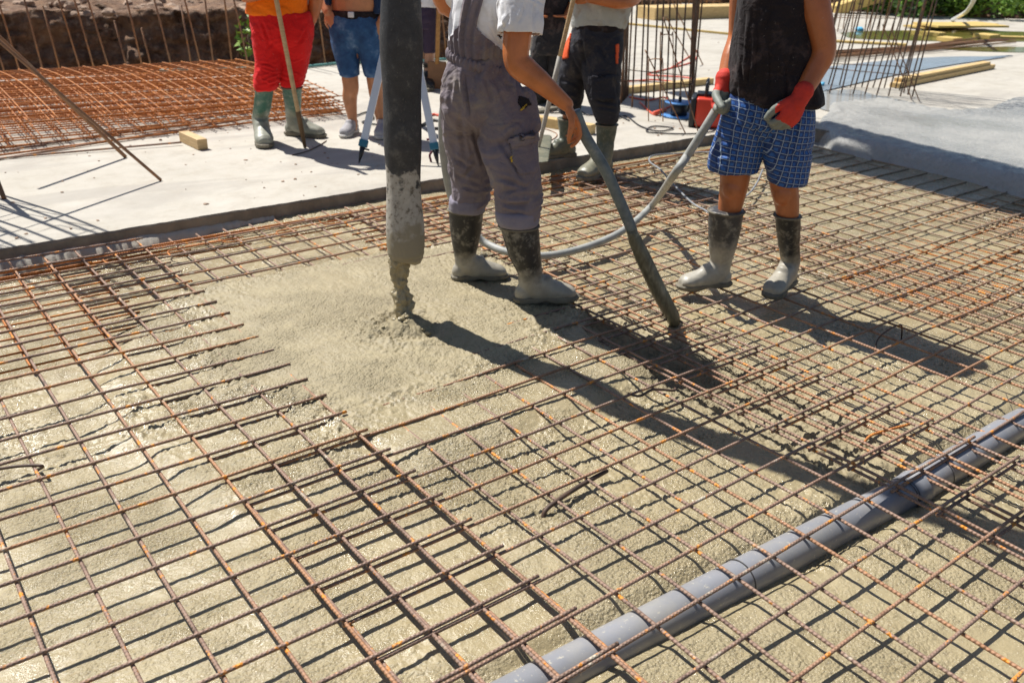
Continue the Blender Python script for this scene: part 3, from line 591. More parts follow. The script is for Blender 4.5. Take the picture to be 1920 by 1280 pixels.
for k, (x, y, s_x) in enumerate(((1850, 68, .38), (1780, 74, .30), (1752, 64, .25))):
    c = un(x, y, .08); g = G(); g.box(c, (s_x, .3, .07), None, .01)
    tag(g.build('yellow_block', M['yellow'], None, False), ['yellow formwork offcut at the right of the puddle', 'yellow formwork offcut on the rusty bar bundle', 'yellow formwork offcut lying in the puddle'][k], 'offcut')
# rusty bundle
GBN = 'rusty bars bundled on the slab behind the leaning cage'
for k in range(16):
    a = un(1545+random.uniform(-10, 10), 103+random.uniform(-7, 7), .06+.018*(k % 4)); b_ = un(1880+random.uniform(-60, 25), 74+random.uniform(-3, 5), .06+.018*(k % 4))
    P = smoothpath([a, a*.6+b_*.4+np.array([0, -.05, 0]), b_], 6); V, F, U = tube(P, .012, 5); tag(obj('bundle_bar', V, F, M['rebar_far'], None, True, U), 'long rusty bar in the bundle between the puddle and the plastic sheet', 'rebar', GBN)
# water
m, n, b = MAT('puddle_water'); b.inputs['Base Color'].default_value = (.16, .15, .035, 1); b.inputs['Roughness'].default_value = .10; tc = N(n, 'ShaderNodeTexCoord').outputs['Object']; bump(n, b, noise(n, tc, 5, 3), .08, .02); M['water'] = m
def flat(name, pxs, z, mat, th=None):
    o2 = [un(x, y, z) for x, y in pxs]; P = smoothpath(o2+[o2[0]], 5)[:-1]; return obj(name, P, [tuple(range(len(P)))], mat)
tag(flat('puddle', [(1575, 62), (1640, 58), (1760, 57), (1930, 60), (2050, 64), (2050, 80), (1900, 78), (1800, 78), (1700, 76), (1600, 72)], .046, M['water']), kind='structure')
tag(flat('puddle', [(1760, 92), (1850, 88), (1960, 90), (1960, 98), (1850, 97)], .046, M['water']), kind='structure')
mw = M['water'].copy(); mw.node_tree.nodes['Principled BSDF'].inputs['Base Color'].default_value = (.36, .35, .32, 1); M['water_sky_tint'] = mw  # pale base colour stands in for sky reflected on the water
tag(flat('puddle', [(1530, 172), (1600, 168), (1640, 178), (1680, 186), (1720, 196), (1680, 204), (1600, 214), (1530, 200)], .047, M['water_sky_tint']), kind='structure')
# plastic sheet
m, n, b = MAT('plastic_film'); b.inputs['Base Color'].default_value = (.30, .36, .41, 1); b.inputs['Roughness'].default_value = .2; tc = N(n, 'ShaderNodeTexCoord').outputs['Object']; bump(n, b, noise(n, mapping(n, tc, (.7, 5, 1)), 4, 4, .6, .5), .7, .05)
nu, nv = 60, 30; V = []
for i in range(nu):
    for j in range(nv):
        u, v = i/(nu-1), j/(nv-1); xp = 1530+(1890-1530)*u; top = 128-22*math.sin(u*1.9); bot = 172-66*u-6*math.sin(u*3.1)
        q = un(xp+10*v, top*(1-v)+bot*v, .05); q[2] = .052+.03*vn(np.array([[q[0]*1.5+q[1]*3, q[1]*9, 1]]))[0]*math.sin(v*math.pi); V.append(q)
F = [(i*nv+j, (i+1)*nv+j, (i+1)*nv+j+1, i*nv+j+1) for i in range(nu-1) for j in range(nv-1)]
tag(obj('plastic_sheet', V, F, m), 'shiny grey blue plastic sheet spread on the slab behind the planks', 'sheet')
bl = plain('cyan_plastic', (.10, .42, .65), .4)
for (x, y, lab) in ((1612, 58, 'cyan plastic scrap seen through the leaning cage'), (1541, 163, 'cyan plastic scrap on the wet slab by the elbow of the plaid shorts worker')):
    c = un(x, y, .045); tag(obj('plastic_scrap', *rock(c+np.array([0, 0, .03]), .10 if y < 100 else .035, int(x)), bl), lab, 'scrap')

# cable reel
c0 = un(1272, 218, .045); t = thing('cable_reel', 'blue cable reel with a black core lying flat by the charger', 'cable reel', c0)
blue = plain('blue_plastic', (.10, .28, .62), .35, .2, 5); blk = plain('black_plastic', (.015, .015, .017), .4); red = plain('red_plastic', (.62, .045, .02), .4, .1)
def disc(name, c, r, h_, mat, t, n_=32, r2=None):
    V, F, U = tube([c, c+np.array([0, 0, .001]), c+np.array([0, 0, h_-.001]), c+np.array([0, 0, h_])], [r*.98, r, r2 or r, (r2 or r)*.98], n_); return obj(name, V, F, mat, t, True)
disc('flange', c0, .155, .012, blue, t); disc('core', c0+np.array([0, 0, .012]), .075, .11, blk, t); disc('flange', c0+np.array([0, 0, .12]), .135, .010, blue, t); disc('handle', c0+np.array([0, .0, .13]), .015, .045, blk, t)
# charger box
c0 = un(1322, 236, .04); Rz = math.radians(-52); R = np.array([[math.cos(Rz), -math.sin(Rz), 0], [math.sin(Rz), math.cos(Rz), 0], [0, 0, 1]])
t = thing('power_charger', 'orange red power charger with black front and carrying handle', 'charger', c0)
g = G(); g.box(c0+R@np.array([.03, .04, .13]), (.24, .34, .24), R, .02); g.build('casing', red, t)
g = G(); g.box(c0+R@np.array([-.115, .04, .125]), (.05, .35, .25), R, .02); g.build('front_panel', blk, t)
g = G(); g.box(c0+R@np.array([0.0, .05, .262]), (.20, .16, .03), R, .01); g.build('top_cover', blk, t)
g = G(); g.tube(smoothpath([c0+R@np.array(p) for p in ((-.02, -.06, .26), (-.02, -.06, .34), (-.02, -.02, .375), (-.02, .12, .375), (-.02, .16, .34), (-.02, .16, .26))], 5), .013, 8); g.build('handle', blk, t)
# cables
redc = plain('red_cable', (.72, .10, .05), .45); blkc = plain('black_cable', (.025, .022, .022), .5); gryc = plain('grey_cable', (.26, .27, .28), .5)
bar_obj('red_cable', [un(1100, 138, .05), un(1160, 152, .05), un(1230, 150, .06), un(1300, 158, .05), un(1290, 146, .06), un(1215, 140, .05), un(1250, 130, .05), un(1300, 115, .05), un(1308, 95, .05), un(1290, 108, .05), un(1260, 126, .05)], .009, redc, 'tangled red cable looping on the slab behind the tall cage', 'cable')
bar_obj('red_cable', [un(1180, 182, .05), un(1215, 188, .05), un(1245, 183, .06), un(1262, 196, .05), un(1240, 206, .05), un(1225, 214, .05), un(1200, 192, .05)], .009, redc, 'red cable coil on the slab left of the blue reel', 'cable')
bar_obj('red_plug', [un(1226, 213, .06), un(1236, 210, .07), un(1246, 206, .06)], .022, redc, 'round red plug lying left of the blue reel', 'plug')
bar_obj('black_cable', [un(1158, 222, .05), un(1175, 218, .05), un(1200, 236, .05), un(1235, 246, .05), un(1262, 240, .05), un(1225, 237, .05), un(1212, 246, .05), un(1240, 250, .05), un(1300, 251, .05), un(1340, 246, .05)], .006, blkc, 'black cable snaking along the slab edge to the charger', 'cable')
bar_obj('black_cable', [un(1000, 206, .05), un(1040, 212, .05), un(1085, 208, .05), un(1105, 216, .05), un(1150, 214, .05), un(1180, 226, .05)], .006, blkc, 'black cable lying behind the boots of the grey shirt worker', 'cable')
bar_obj('black_cable', [un(790, 236, .05), un(812, 226, .05), un(838, 232, .05), un(838, 240, .05), un(800, 242, .05)], .014, blkc, 'thick black cable loop on the slab between hose and purple trousers', 'cable')
bar_obj('red_cable', [un(800, 218, .05), un(815, 215, .05), un(832, 218, .05), un(850, 214, .05)], .012, redc, 'short red cable piece on the slab behind the tripod', 'cable')
bar_obj('wire_hook', [un(1005, 268, .045), un(1035, 262, .045), un(1043, 250, .045), un(1010, 240, .045), un(1020, 262, .045)], .004, M['rebar'], 'small bent rusty wire lying on the slab near the timber beam end')
bar_obj('grey_cable', [un(1430, 318, .02), un(1418, 345, .012), un(1398, 368, .01), un(1345, 400, .01), un(1318, 392, .01), un(1295, 378, .01), un(1262, 345, .02), un(1238, 318, .025), un(1218, 303, .025), un(1225, 292, .02), un(1270, 288, .01), un(1330, 286, .02), un(1390, 300, .02)], .006, gryc, 'thin grey cable looping over the mesh behind the plaid shorts worker', 'cable')
bar_obj('black_cable', [un(655, 222, .05), un(690, 210, .05), un(700, 222, .05), un(680, 230, .05), un(740, 236, .05)], .007, blkc, 'thin black cable on the slab behind the jeans worker sneakers', 'cable')

# --- surveyor's tripod
F0 = un(673, 300, .04)@CF
alu = plain('aluminium', (.66, .68, .71), .35, .05, 4, 0, 60, .3); teal = plain('teal_plastic', (.02, .13, .20), .4)
apex = at(752, -40, F0+.28)
t = thing('survey_tripod', 'aluminium survey tripod with teal clamps standing behind the pump hose', 'tripod', un(745, 290, .04))
feet = [un(673, 306, .04), un(822, 312, .04), un(742, 205, .04)]
for f_ in feet:
    d = apex-f_; L = np.linalg.norm(d); d /= L; s = np.cross(d, CF); s /= np.linalg.norm(s); v_ = np.cross(s, d); R = np.stack([s, v_, d], 1)
    g = G()
    for o_ in (-.017, .017): g.box(f_+d*(L*.5+.07)+s*o_, (.017, .022, L-.15), R, .003)
    g.box(f_+d*(L*.5+.07)-v_*.008, (.03, .008, L-.16), R)
    leg = g.build('leg', alu, t, False)
    g = G(); g.box(f_+d*.14, (.062, .045, .05), R, .006); g.build('clamp', teal, leg)
    g = G(); g.tube([f_+d*.125, f_+d*.06, f_], [.022, .015, .003], 8); g.box(f_+d*.105+s*-.025, (.05, .02, .012), R, .003); g.build('foot_spike', blk, leg)
disc('head_plate', apex, .09, .04, alu, t)
bar_obj('strap', [at(800, 262, F0), at(812, 262, F0), at(818, 275, F0), at(806, 290, F0), at(808, 305, F0), at(801, 320, F0), at(795, 318, F0)], .008, plain('maroon_strap', (.10, .015, .03), .8), 'dark maroon strap dangling from the right tripod leg', 'strap')

# --- concrete pump hose and the boom that carries it
HB = un(763, 500, 0); HF = un(765, 600, .0)@CF
m, n, b = MAT('pump_rubber'); g_ = N(n, 'ShaderNodeTexCoord').outputs['Object']; sp = N(n, 'ShaderNodeSeparateXYZ'); n.links.new(g_, sp.inputs[0])
vz = noise(n, g_, 12, 6, .75); c = ramp(n, vz, [(.35, (.020, .021, .024)), (.55, (.040, .041, .044)), (.72, (.13, .125, .11))])
sc = noise(n, mapping(n, g_, (3, 3, 1)), 60, 5, .7); c = mix(n, ramp(n, sc, [(.62, (0, 0, 0)), (.74, (.5, .5, .5))]), c, (.35, .33, .28))
nz = noise(n, g_, 7, 4, .6); ad = N(n, 'ShaderNodeMath', operation='MULTIPLY_ADD'); n.links.new(nz, ad.inputs[0]); ad.inputs[1].default_value = .5; n.links.new(sp.outputs[2], ad.inputs[2])
mr = N(n, 'ShaderNodeMapRange'); mr.inputs[1].default_value = .62; mr.inputs[2].default_value = .64; n.links.new(ad.outputs[0], mr.inputs[0])
ce = ramp(n, noise(n, g_, 40, 5, .7), [(.36, (.14, .12, .09)), (.46, (.38, .35, .30)), (.7, (.48, .45, .39))])
mr2 = N(n, 'ShaderNodeMapRange'); mr2.inputs[1].default_value = .40; mr2.inputs[2].default_value = .36; n.links.new(ad.outputs[0], mr2.inputs[0]); ce = mix(n, mr2.outputs[0], ce, (.27, .235, .165))
c = mix(n, mr.outputs[0], ce, c)
n.links.new(c, b.inputs['Base Color']); b.inputs['Roughness'].default_value = .6; h = bump(n, b, noise(n, g_, 90, 5, .7), .5, .004); bump(n, b, vz, .4, .012, h); M['hose'] = m
hose = thing('pump_hose', 'thick black rubber concrete pump hose with a cement caked end', 'hose', at(762, 497, HF))
hp = [at(761, 478, HF), at(760, 430, HF), at(757, 360, HF), at(755, 260, HF), at(753, 130, HF), at(752, 0, HF)]
top = hp[-1]+np.array([.02, -.02, 1.2]); top2 = top+np.array([.01, 0.02, 1.4])
P = smoothpath(hp+[top, top2], 10); n_ = 40
def hoser(P): return .0755+.004*np.sin(P[:, 2]*7)+.003*np.sin(P[:, 2]*17+1)
R_ = hoser(P); R_[0] = .070; R_[1:4] *= .98
V, F, U = tube(P, R_, n_, False); V = V+(vn(V*9)-.5)[:, None]*.004
mo = obj('hose_tube', V, F, M['hose'], hose, True, U); md = mo.modifiers.new('s', 'SOLIDIFY'); md.thickness = .016; md.offset = -1
# a soft rolled lip at the mouth with wet concrete inside
e0 = P[0]; V, F, U = tube([e0+np.array([0, 0, .02]), e0+np.array([0, 0, -.008]), e0+np.array([-.003, 0, -.022]), e0+np.array([-.006, 0, -.030]), e0+np.array([-.008, 0, -.033])], [.0735, .0725, .064, .045, .012], 32); V = V+(vn(V*30)-.5)[:, None]*.008
obj('hose_mouth', V, F, M['hose'], hose, True, U)
# unseen boom carrying the hose; its rear arms are added to shade the slab
boom = thing('pump_boom', 'unseen concrete pump boom pipe holding the hose, with arms added to shade the slab', 'boom', top2)
steel = plain('boom_paint', (.55, .10, .05), .45); gs = plain('pipe_steel', (.3, .3, .3), .5)
V, F, U = tube(smoothpath([top2-np.array([0, 0, .2]), top2+np.array([0, 0, .3]), top2+np.array([.25, .25, .55]), top2+np.array([2.0, 1.2, .9])], 8), .07, 20); obj('delivery_pipe', V, F, gs, boom)
bx0 = top2+np.array([-.3, -.1, .95]); bx1 = np.array([5.25, 4.6, 5.6]); d = bx1-bx0; L = np.linalg.norm(d); d /= L; s = np.cross([0, 0, 1.], d); s /= np.linalg.norm(s); R = np.stack([d, s, np.cross(d, s)], 1)
g = G(); g.box((bx0+bx1)/2, (L, .22, .28), R, .02); g.build('boom_arm', steel, boom)
bx2 = np.array([5.55, 9.6, 5.2]); d = bx2-bx1; L = np.linalg.norm(d); d /= L; s = np.cross([0, 0, 1.], d); s /= np.linalg.norm(s); R = np.stack([d, s, np.cross(d, s)], 1)
g = G(); g.box((bx1+bx2)/2, (L+.3, .50, .45), R, .04); g.build('boom_arm', steel, boom)  # unseen arm placed and widened to cast the dark band on the slab
bx3 = np.array([5.50, 4.4, 5.2]); bx4 = np.array([6.35, 9.6, 5.1]); d = bx4-bx3; L = np.linalg.norm(d); d /= L; sv = np.cross([0, 0, 1.], d); sv /= np.linalg.norm(sv); g = G(); g.box((bx3+bx4)/2, (L, .30, .3), np.stack([d, sv, np.cross(d, sv)], 1), .03); g.build('shade_arm', steel, boom)  # unseen arm added beside it so a lit gap splits their shadow
# falling concrete
q = thing('falling_concrete', 'ragged stream of wet concrete pouring out of the pump hose', 'concrete stream', un(764, 604, .0))
cp = [at(752, 482, HF), at(750, 515, HF), at(752, 545, HF), at(757, 575, HF), at(760, 600, HF), at(762, 615, HF)]
P = smoothpath(cp, 12); R_ = np.interp(np.arange(len(P)), np.linspace(0, len(P)-1, 7), [.036, .034, .029, .037, .042, .040, .062])
V, F, U = tube(P, R_, 40); N_ = V-np.repeat(P, 40, 0); N_ /= np.linalg.norm(N_, axis=1)[:, None]+1e-9; V = V+N_*((fbm(V*26, 3, 3)-.5)*.052+(fbm(V*80, 2, 9)-.5)*.018)[:, None]
obj('stream', V, F, M['wet'], q, True, U)
for k in range(14):
    a_ = random.uniform(0, 6.28); r_ = abs(random.gauss(0, .10)); x, y = 1.79+r_*math.cos(a_), 2.985+r_*math.sin(a_); obj('clod', *rock((x, y, zc1(x, y)+.003), random.choice([.006, .009, .012, .014]), 3000+k), M['wet'], q)

# ================================================================ PEOPLE
def ell_prim(c, ax, R=None, n=14):
    bm = bmesh.new(); bmesh.ops.create_uvsphere(bm, u_segments=n, v_segments=n-2, radius=1); V = np.array([tuple(v.co) for v in bm.verts]); F = [[v.index for v in f.verts] for f in bm.faces]; bm.free()
    V = V*np.array(ax); 
    if R is not None: V = V@np.asarray(R).T
    return V+np.array(c), F
def cap_prim(pts, rs, n=14, sub=5):                            # smooth limb through points with tapering radius
    pts = [np.asarray(p, float) for p in pts]
    P = smoothpath(pts, sub) if len(pts) > 2 else np.array([pts[0]+(pts[1]-pts[0])*t for t in np.linspace(0, 1, sub+1)])
    R = np.interp(np.linspace(0, len(rs)-1, len(P)), np.arange(len(rs)), rs)
    d0 = P[0]-P[1]; d0 /= np.linalg.norm(d0)+1e-9; d1 = P[-1]-P[-2]; d1 /= np.linalg.norm(d1)+1e-9
    a = [P[0]+d0*R[0]*q for q in (.98, .8, .45)]; ar = [R[0]*q for q in (.18, .6, .89)]; z = [P[-1]+d1*R[-1]*q for q in (.45, .8, .98)]; zr = [R[-1]*q for q in (.89, .6, .18)]
    V, F, U = tube(np.array(a+list(P)+z), np.array(ar+list(R)+zr), n); return V, F
def loft_prim(rows, F0, shrink=0.0, n=28, sq=2.3):             # rows: (y, xl, xr, df, half depth)
    rings = []
    for (y, xl, xr, df, dh) in rows:
        c = at((xl+xr)/2, y, F0+df); e = at(xr, y, F0+df); hw = abs((e-c)@CR)-shrink; dh = dh-shrink
        th = np.arange(n)*2*math.pi/n; cs, sn = np.cos(th), np.sin(th)
        ex = np.sign(cs)*np.abs(cs)**(2/sq); ey = np.sign(sn)*np.abs(sn)**(2/sq)
        rings.append(c+np.outer(ex*hw, CR)+np.outer(ey*dh, CF))
    R_ = np.array(rings); m_ = len(R_); V = R_.reshape(-1, 3); F = []
    for k in range(m_-1):
        for j in range(n): F.append((k*n+j, k*n+(j+1) % n, (k+1)*n+(j+1) % n, (k+1)*n+j))
    F.append(tuple(range(n))[::-1]); F.append(tuple((m_-1)*n+j for j in range(n))); return V, F
def fuse(prims, vox, smooth_it=6):
    V = []; F = []; n_ = 0
    for v, f in prims: V.append(np.asarray(v, float)); F += [tuple(int(i)+n_ for i in q) for q in f]; n_ += len(v)
    me = mesh(np.concatenate(V), F); bm = bmesh.new(); bm.from_mesh(me); bmesh.ops.recalc_face_normals(bm, faces=bm.faces[:]); bm.to_mesh(me); bm.free()
    o = bpy.data.objects.new('tmp', me); COL.objects.link(o)
    r = o.modifiers.new('r', 'REMESH'); r.mode = 'VOXEL'; r.voxel_size = vox
    if smooth_it: s = o.modifiers.new('s', 'SMOOTH'); s.factor = .5; s.iterations = smooth_it
    dg = bpy.context.evaluated_depsgraph_get(); ev = bpy.data.meshes.new_from_object(o.evaluated_get(dg))
    V = np.zeros(len(ev.vertices)*3, np.float32); ev.vertices.foreach_get('co', V); V = V.reshape(-1, 3).astype(float)
    NN = np.zeros(len(ev.vertices)*3, np.float32); ev.vertices.foreach_get('normal', NN); NN = NN.reshape(-1, 3)
    F = [tuple(p.vertices) for p in ev.polygons]; bpy.data.objects.remove(o); bpy.data.meshes.remove(ev); bpy.data.meshes.remove(me)
    return V, F, NN
def largest(V, F, NN=None):
    par_ = list(range(len(V)))
    def fd(a):
        while par_[a] != a: par_[a] = par_[par_[a]]; a = par_[a]
        return a
    for f in F:
        r0 = fd(f[0])
        for i in f[1:]: par_[fd(i)] = r0
    cnt = {}
    for f in F: r0 = fd(f[0]); cnt[r0] = cnt.get(r0, 0)+1
    b_ = max(cnt, key=cnt.get); F = [f for f in F if fd(f[0]) == b_]; used = sorted({i for f in F for i in f}); mp = {i: k for k, i in enumerate(used)}
    return V[used], [tuple(mp[i] for i in f) for f in F], (NN[used] if NN is not None else None)
def folds(V, NN, amp, sc=(9, 9, 15), seed=0, z0=None):
    P = V*np.array(sc); P = P+2.2*(np.stack([fbm(V*5+seed, 2, 3), fbm(V*5+seed, 2, 4), fbm(V*5+seed, 2, 5)], 1)-.5)*np.array([1, 1, 2.5])
    r1 = 1-np.abs(fbm(P+seed, 2, 7)-.5)*4; r2 = 1-np.abs(fbm(P*2.1+seed, 2, 8)-.5)*4
    a = amp*(np.clip(r1, -1, 1)*.7+np.clip(r2, -1, 1)*.3)
    return V+NN*a[:, None]
def creases(V, NN, lst, F0, front=.06):                        # sewn or pressed creases: grooves and the ridge beside them
    q = (V-np.array([0, 0, H]))@RM.T; x = 960+FPX*q[:, 0]/q[:, 2]; y = 640+FPX*q[:, 1]/q[:, 2]; near = sst(front, front-.05, (V@CF)-F0)
    for (x0, y0, x1, y1, w_, dp) in lst:
        ex, ey = x1-x0, y1-y0; L = math.hypot(ex, ey); t = np.clip(((x-x0)*ex+(y-y0)*ey)/(L*L), 0, 1); sd = ((x-x0)*ey-(y-y0)*ex)/L
        bow = 4*math.sin((x0+y1)*1.7)*np.sin(t*math.pi); sd = sd+bow; d = np.hypot(x-x0-t*ex, y-y0-t*ey); end = np.clip(1.6-1.6*np.abs(t-.5)*2, 0, 1)*(np.abs(d) < w_*5+8)
        g_ = np.exp(-(sd/w_)**2); r_ = np.exp(-((np.abs(sd)-2.0*w_)/(w_*1.1))**2)
        V = V+NN*((-dp*g_+dp*.7*r_)*end*near*np.exp(-(np.maximum(d-np.abs(sd), 0)/w_)**2))[:, None]
    return V
def hand(wr, d, palm, side, s=1.0, curl=(.5, .7, .5), grow=0.0, spread=.12, thumb=(.9, .35)):
    """wrist, finger direction, palm normal (fingers curl toward it), side = towards the thumb"""
    d = d/np.linalg.norm(d); palm = palm-d*(palm@d); palm /= np.linalg.norm(palm); side = np.cross(palm, d)*np.sign(np.cross(palm, d)@side)
    R = np.stack([d, side, palm], 1); P = [ell_prim(wr+d*.052*s, (.058*s+grow, .043*s+grow, .017*s+grow), R), ell_prim(wr+d*.068*s, (.034*s+grow, .045*s+grow, .015*s+grow), R), ell_prim(wr+d*.035*s+side*.02*s+palm*.006, (.034*s+grow, .022*s+grow, .017*s+grow), R)]
    for k, (o_, L, r) in enumerate(((.031, .078, .0092), (.011, .088, .0096), (-.010, .082, .0092), (-.030, .064, .0082))):
        b = wr+d*(.092-.006*abs(k-1.2))*s+side*o_*s; dd = d+side*(spread*(1-k)*.5); dd /= np.linalg.norm(dd); pts = [b-d*.02*s, b]; an = 0; p = b
        for q, (fr, cu) in enumerate(((.46, curl[0]), (.30, curl[1]), (.24, curl[2]))):
            an += cu*(1+.12*k); v = dd*math.cos(an)+palm*math.sin(an); p = p+v*L*fr*s; pts.append(p)
        P.append(cap_prim(pts, [r*s*1.02+grow, r*s*1.05+grow, r*s+grow, r*s*.92+grow, r*s*.78+grow], 10, 4))
    b = wr+d*.028*s+side*.030*s+palm*.006*s; t1 = b+(d*thumb[0]+side*.65+palm*thumb[1])*.038*s; t2 = t1+(d*.95+side*.10+palm*(thumb[1]+.25))*.032*s; t3 = t2+(d*.95-side*.1+palm*(thumb[1]+.2))*.022*s
    P.append(cap_prim([b, t1, t2, t3], [.014*s+grow, .0125*s+grow, .011*s+grow, .0085*s+grow], 10, 4)); return P
def head_prims(c, face, s=1.0, hairy=False):
    face = np.array([face[0], face[1], 0.]); face /= np.linalg.norm(face); sd = np.cross([0, 0, 1.], face); R = np.stack([face, sd, [0, 0, 1.]], 1)
    def e(o_, a): return ell_prim(c+R@(np.array(o_)*s), np.array(a)*s, R)
    if hairy: return [e((-.012, 0, .030), (.103, .083, .098))]
    P = [e((-.005, 0, .02), (.098, .076, .100)), e((.030, 0, -.055), (.060, .055, .062)), e((.050, 0, -.088), (.032, .034, .024)), e((.098, 0, -.018), (.017, .013, .026)), e((.108, 0, -.034), (.015, .017, .011)), e((.085, 0, .020), (.018, .055, .012)), e((.085, 0, -.064), (.016, .024, .009)), e((.083, 0, -.076), (.014, .021, .008))]
    for q in (-1, 1): P += [e((-.005, q*.080, -.015), (.020, .008, .032)), e((.078, q*.030, -.020), (.018, .022, .014))]
    return P
def boot(name, heel, toe, topc, topr, mat, parent, sole_mat, s=None, shaft=True, label=None):
    heel, toe, topc = (np.asarray(v, float) for v in (heel, toe, topc)); d = toe-heel; L = math.hypot(d[0], d[1]); pitch = d[2]/L; d = np.array([d[0], d[1], 0])/L
    s = L/.295; sd = np.array([-d[1], d[0], 0]); up = np.array([0, 0, 1.]); base = heel+d*.068*s
    def W(x, y, z): return base+d*x*s+sd*y*s+up*(z*s+pitch*(x+.068)*s)
    hz = (topc[2]-base[2])/s
    sec = [(hz, 0, .5, 1), (hz*.98, 0, 1, 1)] 
    rings = []
    tx, ty = (topc-base)@d/s, (topc-base)@sd/s
    def ringh(z, cx, cy, a, b_, tilt=0):
        th = np.arange(24)*2*math.pi/24; t = math.radians(tilt)
        return np.array([W(cx+a*math.cos(q)*math.cos(t), cy+b_*math.sin(q), z+a*math.cos(q)*math.sin(t)) for q in th])
    tr = topr/s
    prof = []
    if shaft:
        for f, rr in ((1, 1.0), (.97, 1.03), (.93, .99), (.75, .96), (.55, .90), (.38, .84)):
            z = .125+(hz-.125)*f; k = (z-.10)/(hz-.10); prof.append((z, tx*k, ty*k, max(.052, tr*rr), max(.048, tr*rr*.93), 0))
        prof += [(.135, 0, 0, .056, .046, 0)]
    else: prof += [(.11, 0, 0, .046, .038, 0), (.10, 0, 0, .048, .040, 0)]
    prof += [(.108, .008, 0, .062, .045, 14), (.085, .022, 0, .076, .045, 32), (.066, .052, 0, .072, .045, 52), (.053, .090, 0, .052, .047, 70), (.046, .130, 0, .044, .051, 82), (.042, .165, 0, .037, .052, 88), (.038, .195, 0, .031, .046, 90), (.034, .216, 0, .018, .030, 90)]
    rr = [ringh(*p) for p in prof]; V = np.concatenate(rr); F = []; m_ = len(rr)
    for k in range(m_-1):
        for j in range(24): F.append((k*24+j, k*24+(j+1) % 24, (k+1)*24+(j+1) % 24, (k+1)*24+j))
    F.append(tuple(range(24))); F.append(tuple((m_-1)*24+j for j in range(24))[::-1])
    prims = [(V, F)]
    e, f = ell_prim((0, 0, 0), (1, 1, 1)); e = np.array([W(-.028+.042*p[0], .036*p[1], .045+.045*p[2]) for p in e]); prims.append((e, f))
    if shaft: z = hz*.985; rim = np.array([W(tx+(tr*1.05)*math.cos(q), ty+(tr*.98)*math.sin(q), z) for q in np.arange(25)*2*math.pi/24])
    Vb, Fb, NN = largest(*fuse(prims, .0062, 5))
    Vb = folds(Vb, NN, .0022, (10, 10, 16), L*9); o = obj(name, Vb, Fb, mat, parent)
    # rim
    if shaft:
        V, F, U = tube(rim, .0052, 8, False); obj('rim', V, F, sole_mat, o, True)
    # sole with heel
    out = [(-.068, 0), (-.062, .025), (-.045, .036), (-.01, .036), (.03, .033), (.07, .037), (.12, .048), (.17, .050), (.205, .040), (.225, .018), (.228, 0)]
    out = out+[(x, -y) for x, y in out[-2:0:-1]]; n_ = len(out); V = []
    for z_, g_ in ((0, .98), (.006, 1.04), (.020, 1.06), (.026, 1.0)):
        for x, y in out: V.append(W(.08+(x-.08)*g_, y*g_, z_+(.010 if .035 < x < .085 and z_ < .01 else 0)))
    F = [tuple(range(n_))[::-1], tuple(3*n_+k for k in range(n_))]
    for k in range(3):
        for j in range(n_): F.append((k*n_+j, k*n_+(j+1) % n_, (k+1)*n_+(j+1) % n_, (k+1)*n_+j))
    obj('sole', V, F, sole_mat, o, False)
    if label: o['label'] = label
    return o

def person(label, base, group=None):
    return thing('person', label, 'person', base, group)

RB = {k: rubber(*v) for k, v in dict(
    dark=('boot_dark', (.018, .018, .019), (.41, .375, .30), .10, .17, 0), grey=('boot_grey', (.045, .045, .047), (.43, .40, .33), .14, .26, 0),
    green=('boot_green', (.035, .12, .085), (.33, .33, .26), .17, .25, 0), olive=('boot_olive', (.07, .085, .06), (.27, .25, .17), .05, .20, 0), blk=('boot_black', (.02, .02, .02), (.12, .11, .09), .02, .06, 0)).items()}
SOLE = plain('sole_rubber', (.17, .15, .11), .8, .3, 20, .4, 60)
SK = {'tan': skin('skin_tan', (.58, .19, .058)), 'mid': skin('skin_mid', (.54, .235, .11)), 'dark': skin('skin_dark', (.46, .145, .048)), 'pale': skin('skin_pale', (.56, .31, .20))}
HAIR = plain('dark_hair', (.03, .02, .015), .7, .3, 40, .5, 90); EYE = plain('eye_white', (.7, .7, .68), .2, 0)
def eyes(P, c, face, s=1.0):
    face = np.array([face[0], face[1], 0.]); face /= np.linalg.norm(face); sd = np.cross([0, 0, 1.], face)
    for q in (-1, 1):
        V, F = ell_prim(c+(face*.088+sd*q*.030+np.array([0, 0, -.004]))*s, (.010*s,)*3, None, 10); obj('eye', V, F, EYE, P)
def hair(P, c, face, s=1.0):
    V, F, NN = fuse(head_prims(c, face, s, True), .008, 2); f3 = np.array([face[0], face[1], 0.]); f3 /= np.linalg.norm(f3)
    rel = (V-c); keep = (rel@f3 < .075*s*1-.0+(rel[:, 2]-.05)*.6) & (rel[:, 2] > -.045*s-(rel@f3)*.35); F = [f for f in F if all(keep[i] for i in f)]
    V = V+NN*((fbm(V*40, 2, 3)-.5)*.010)[:, None]; obj('hair', V, F, HAIR, P)

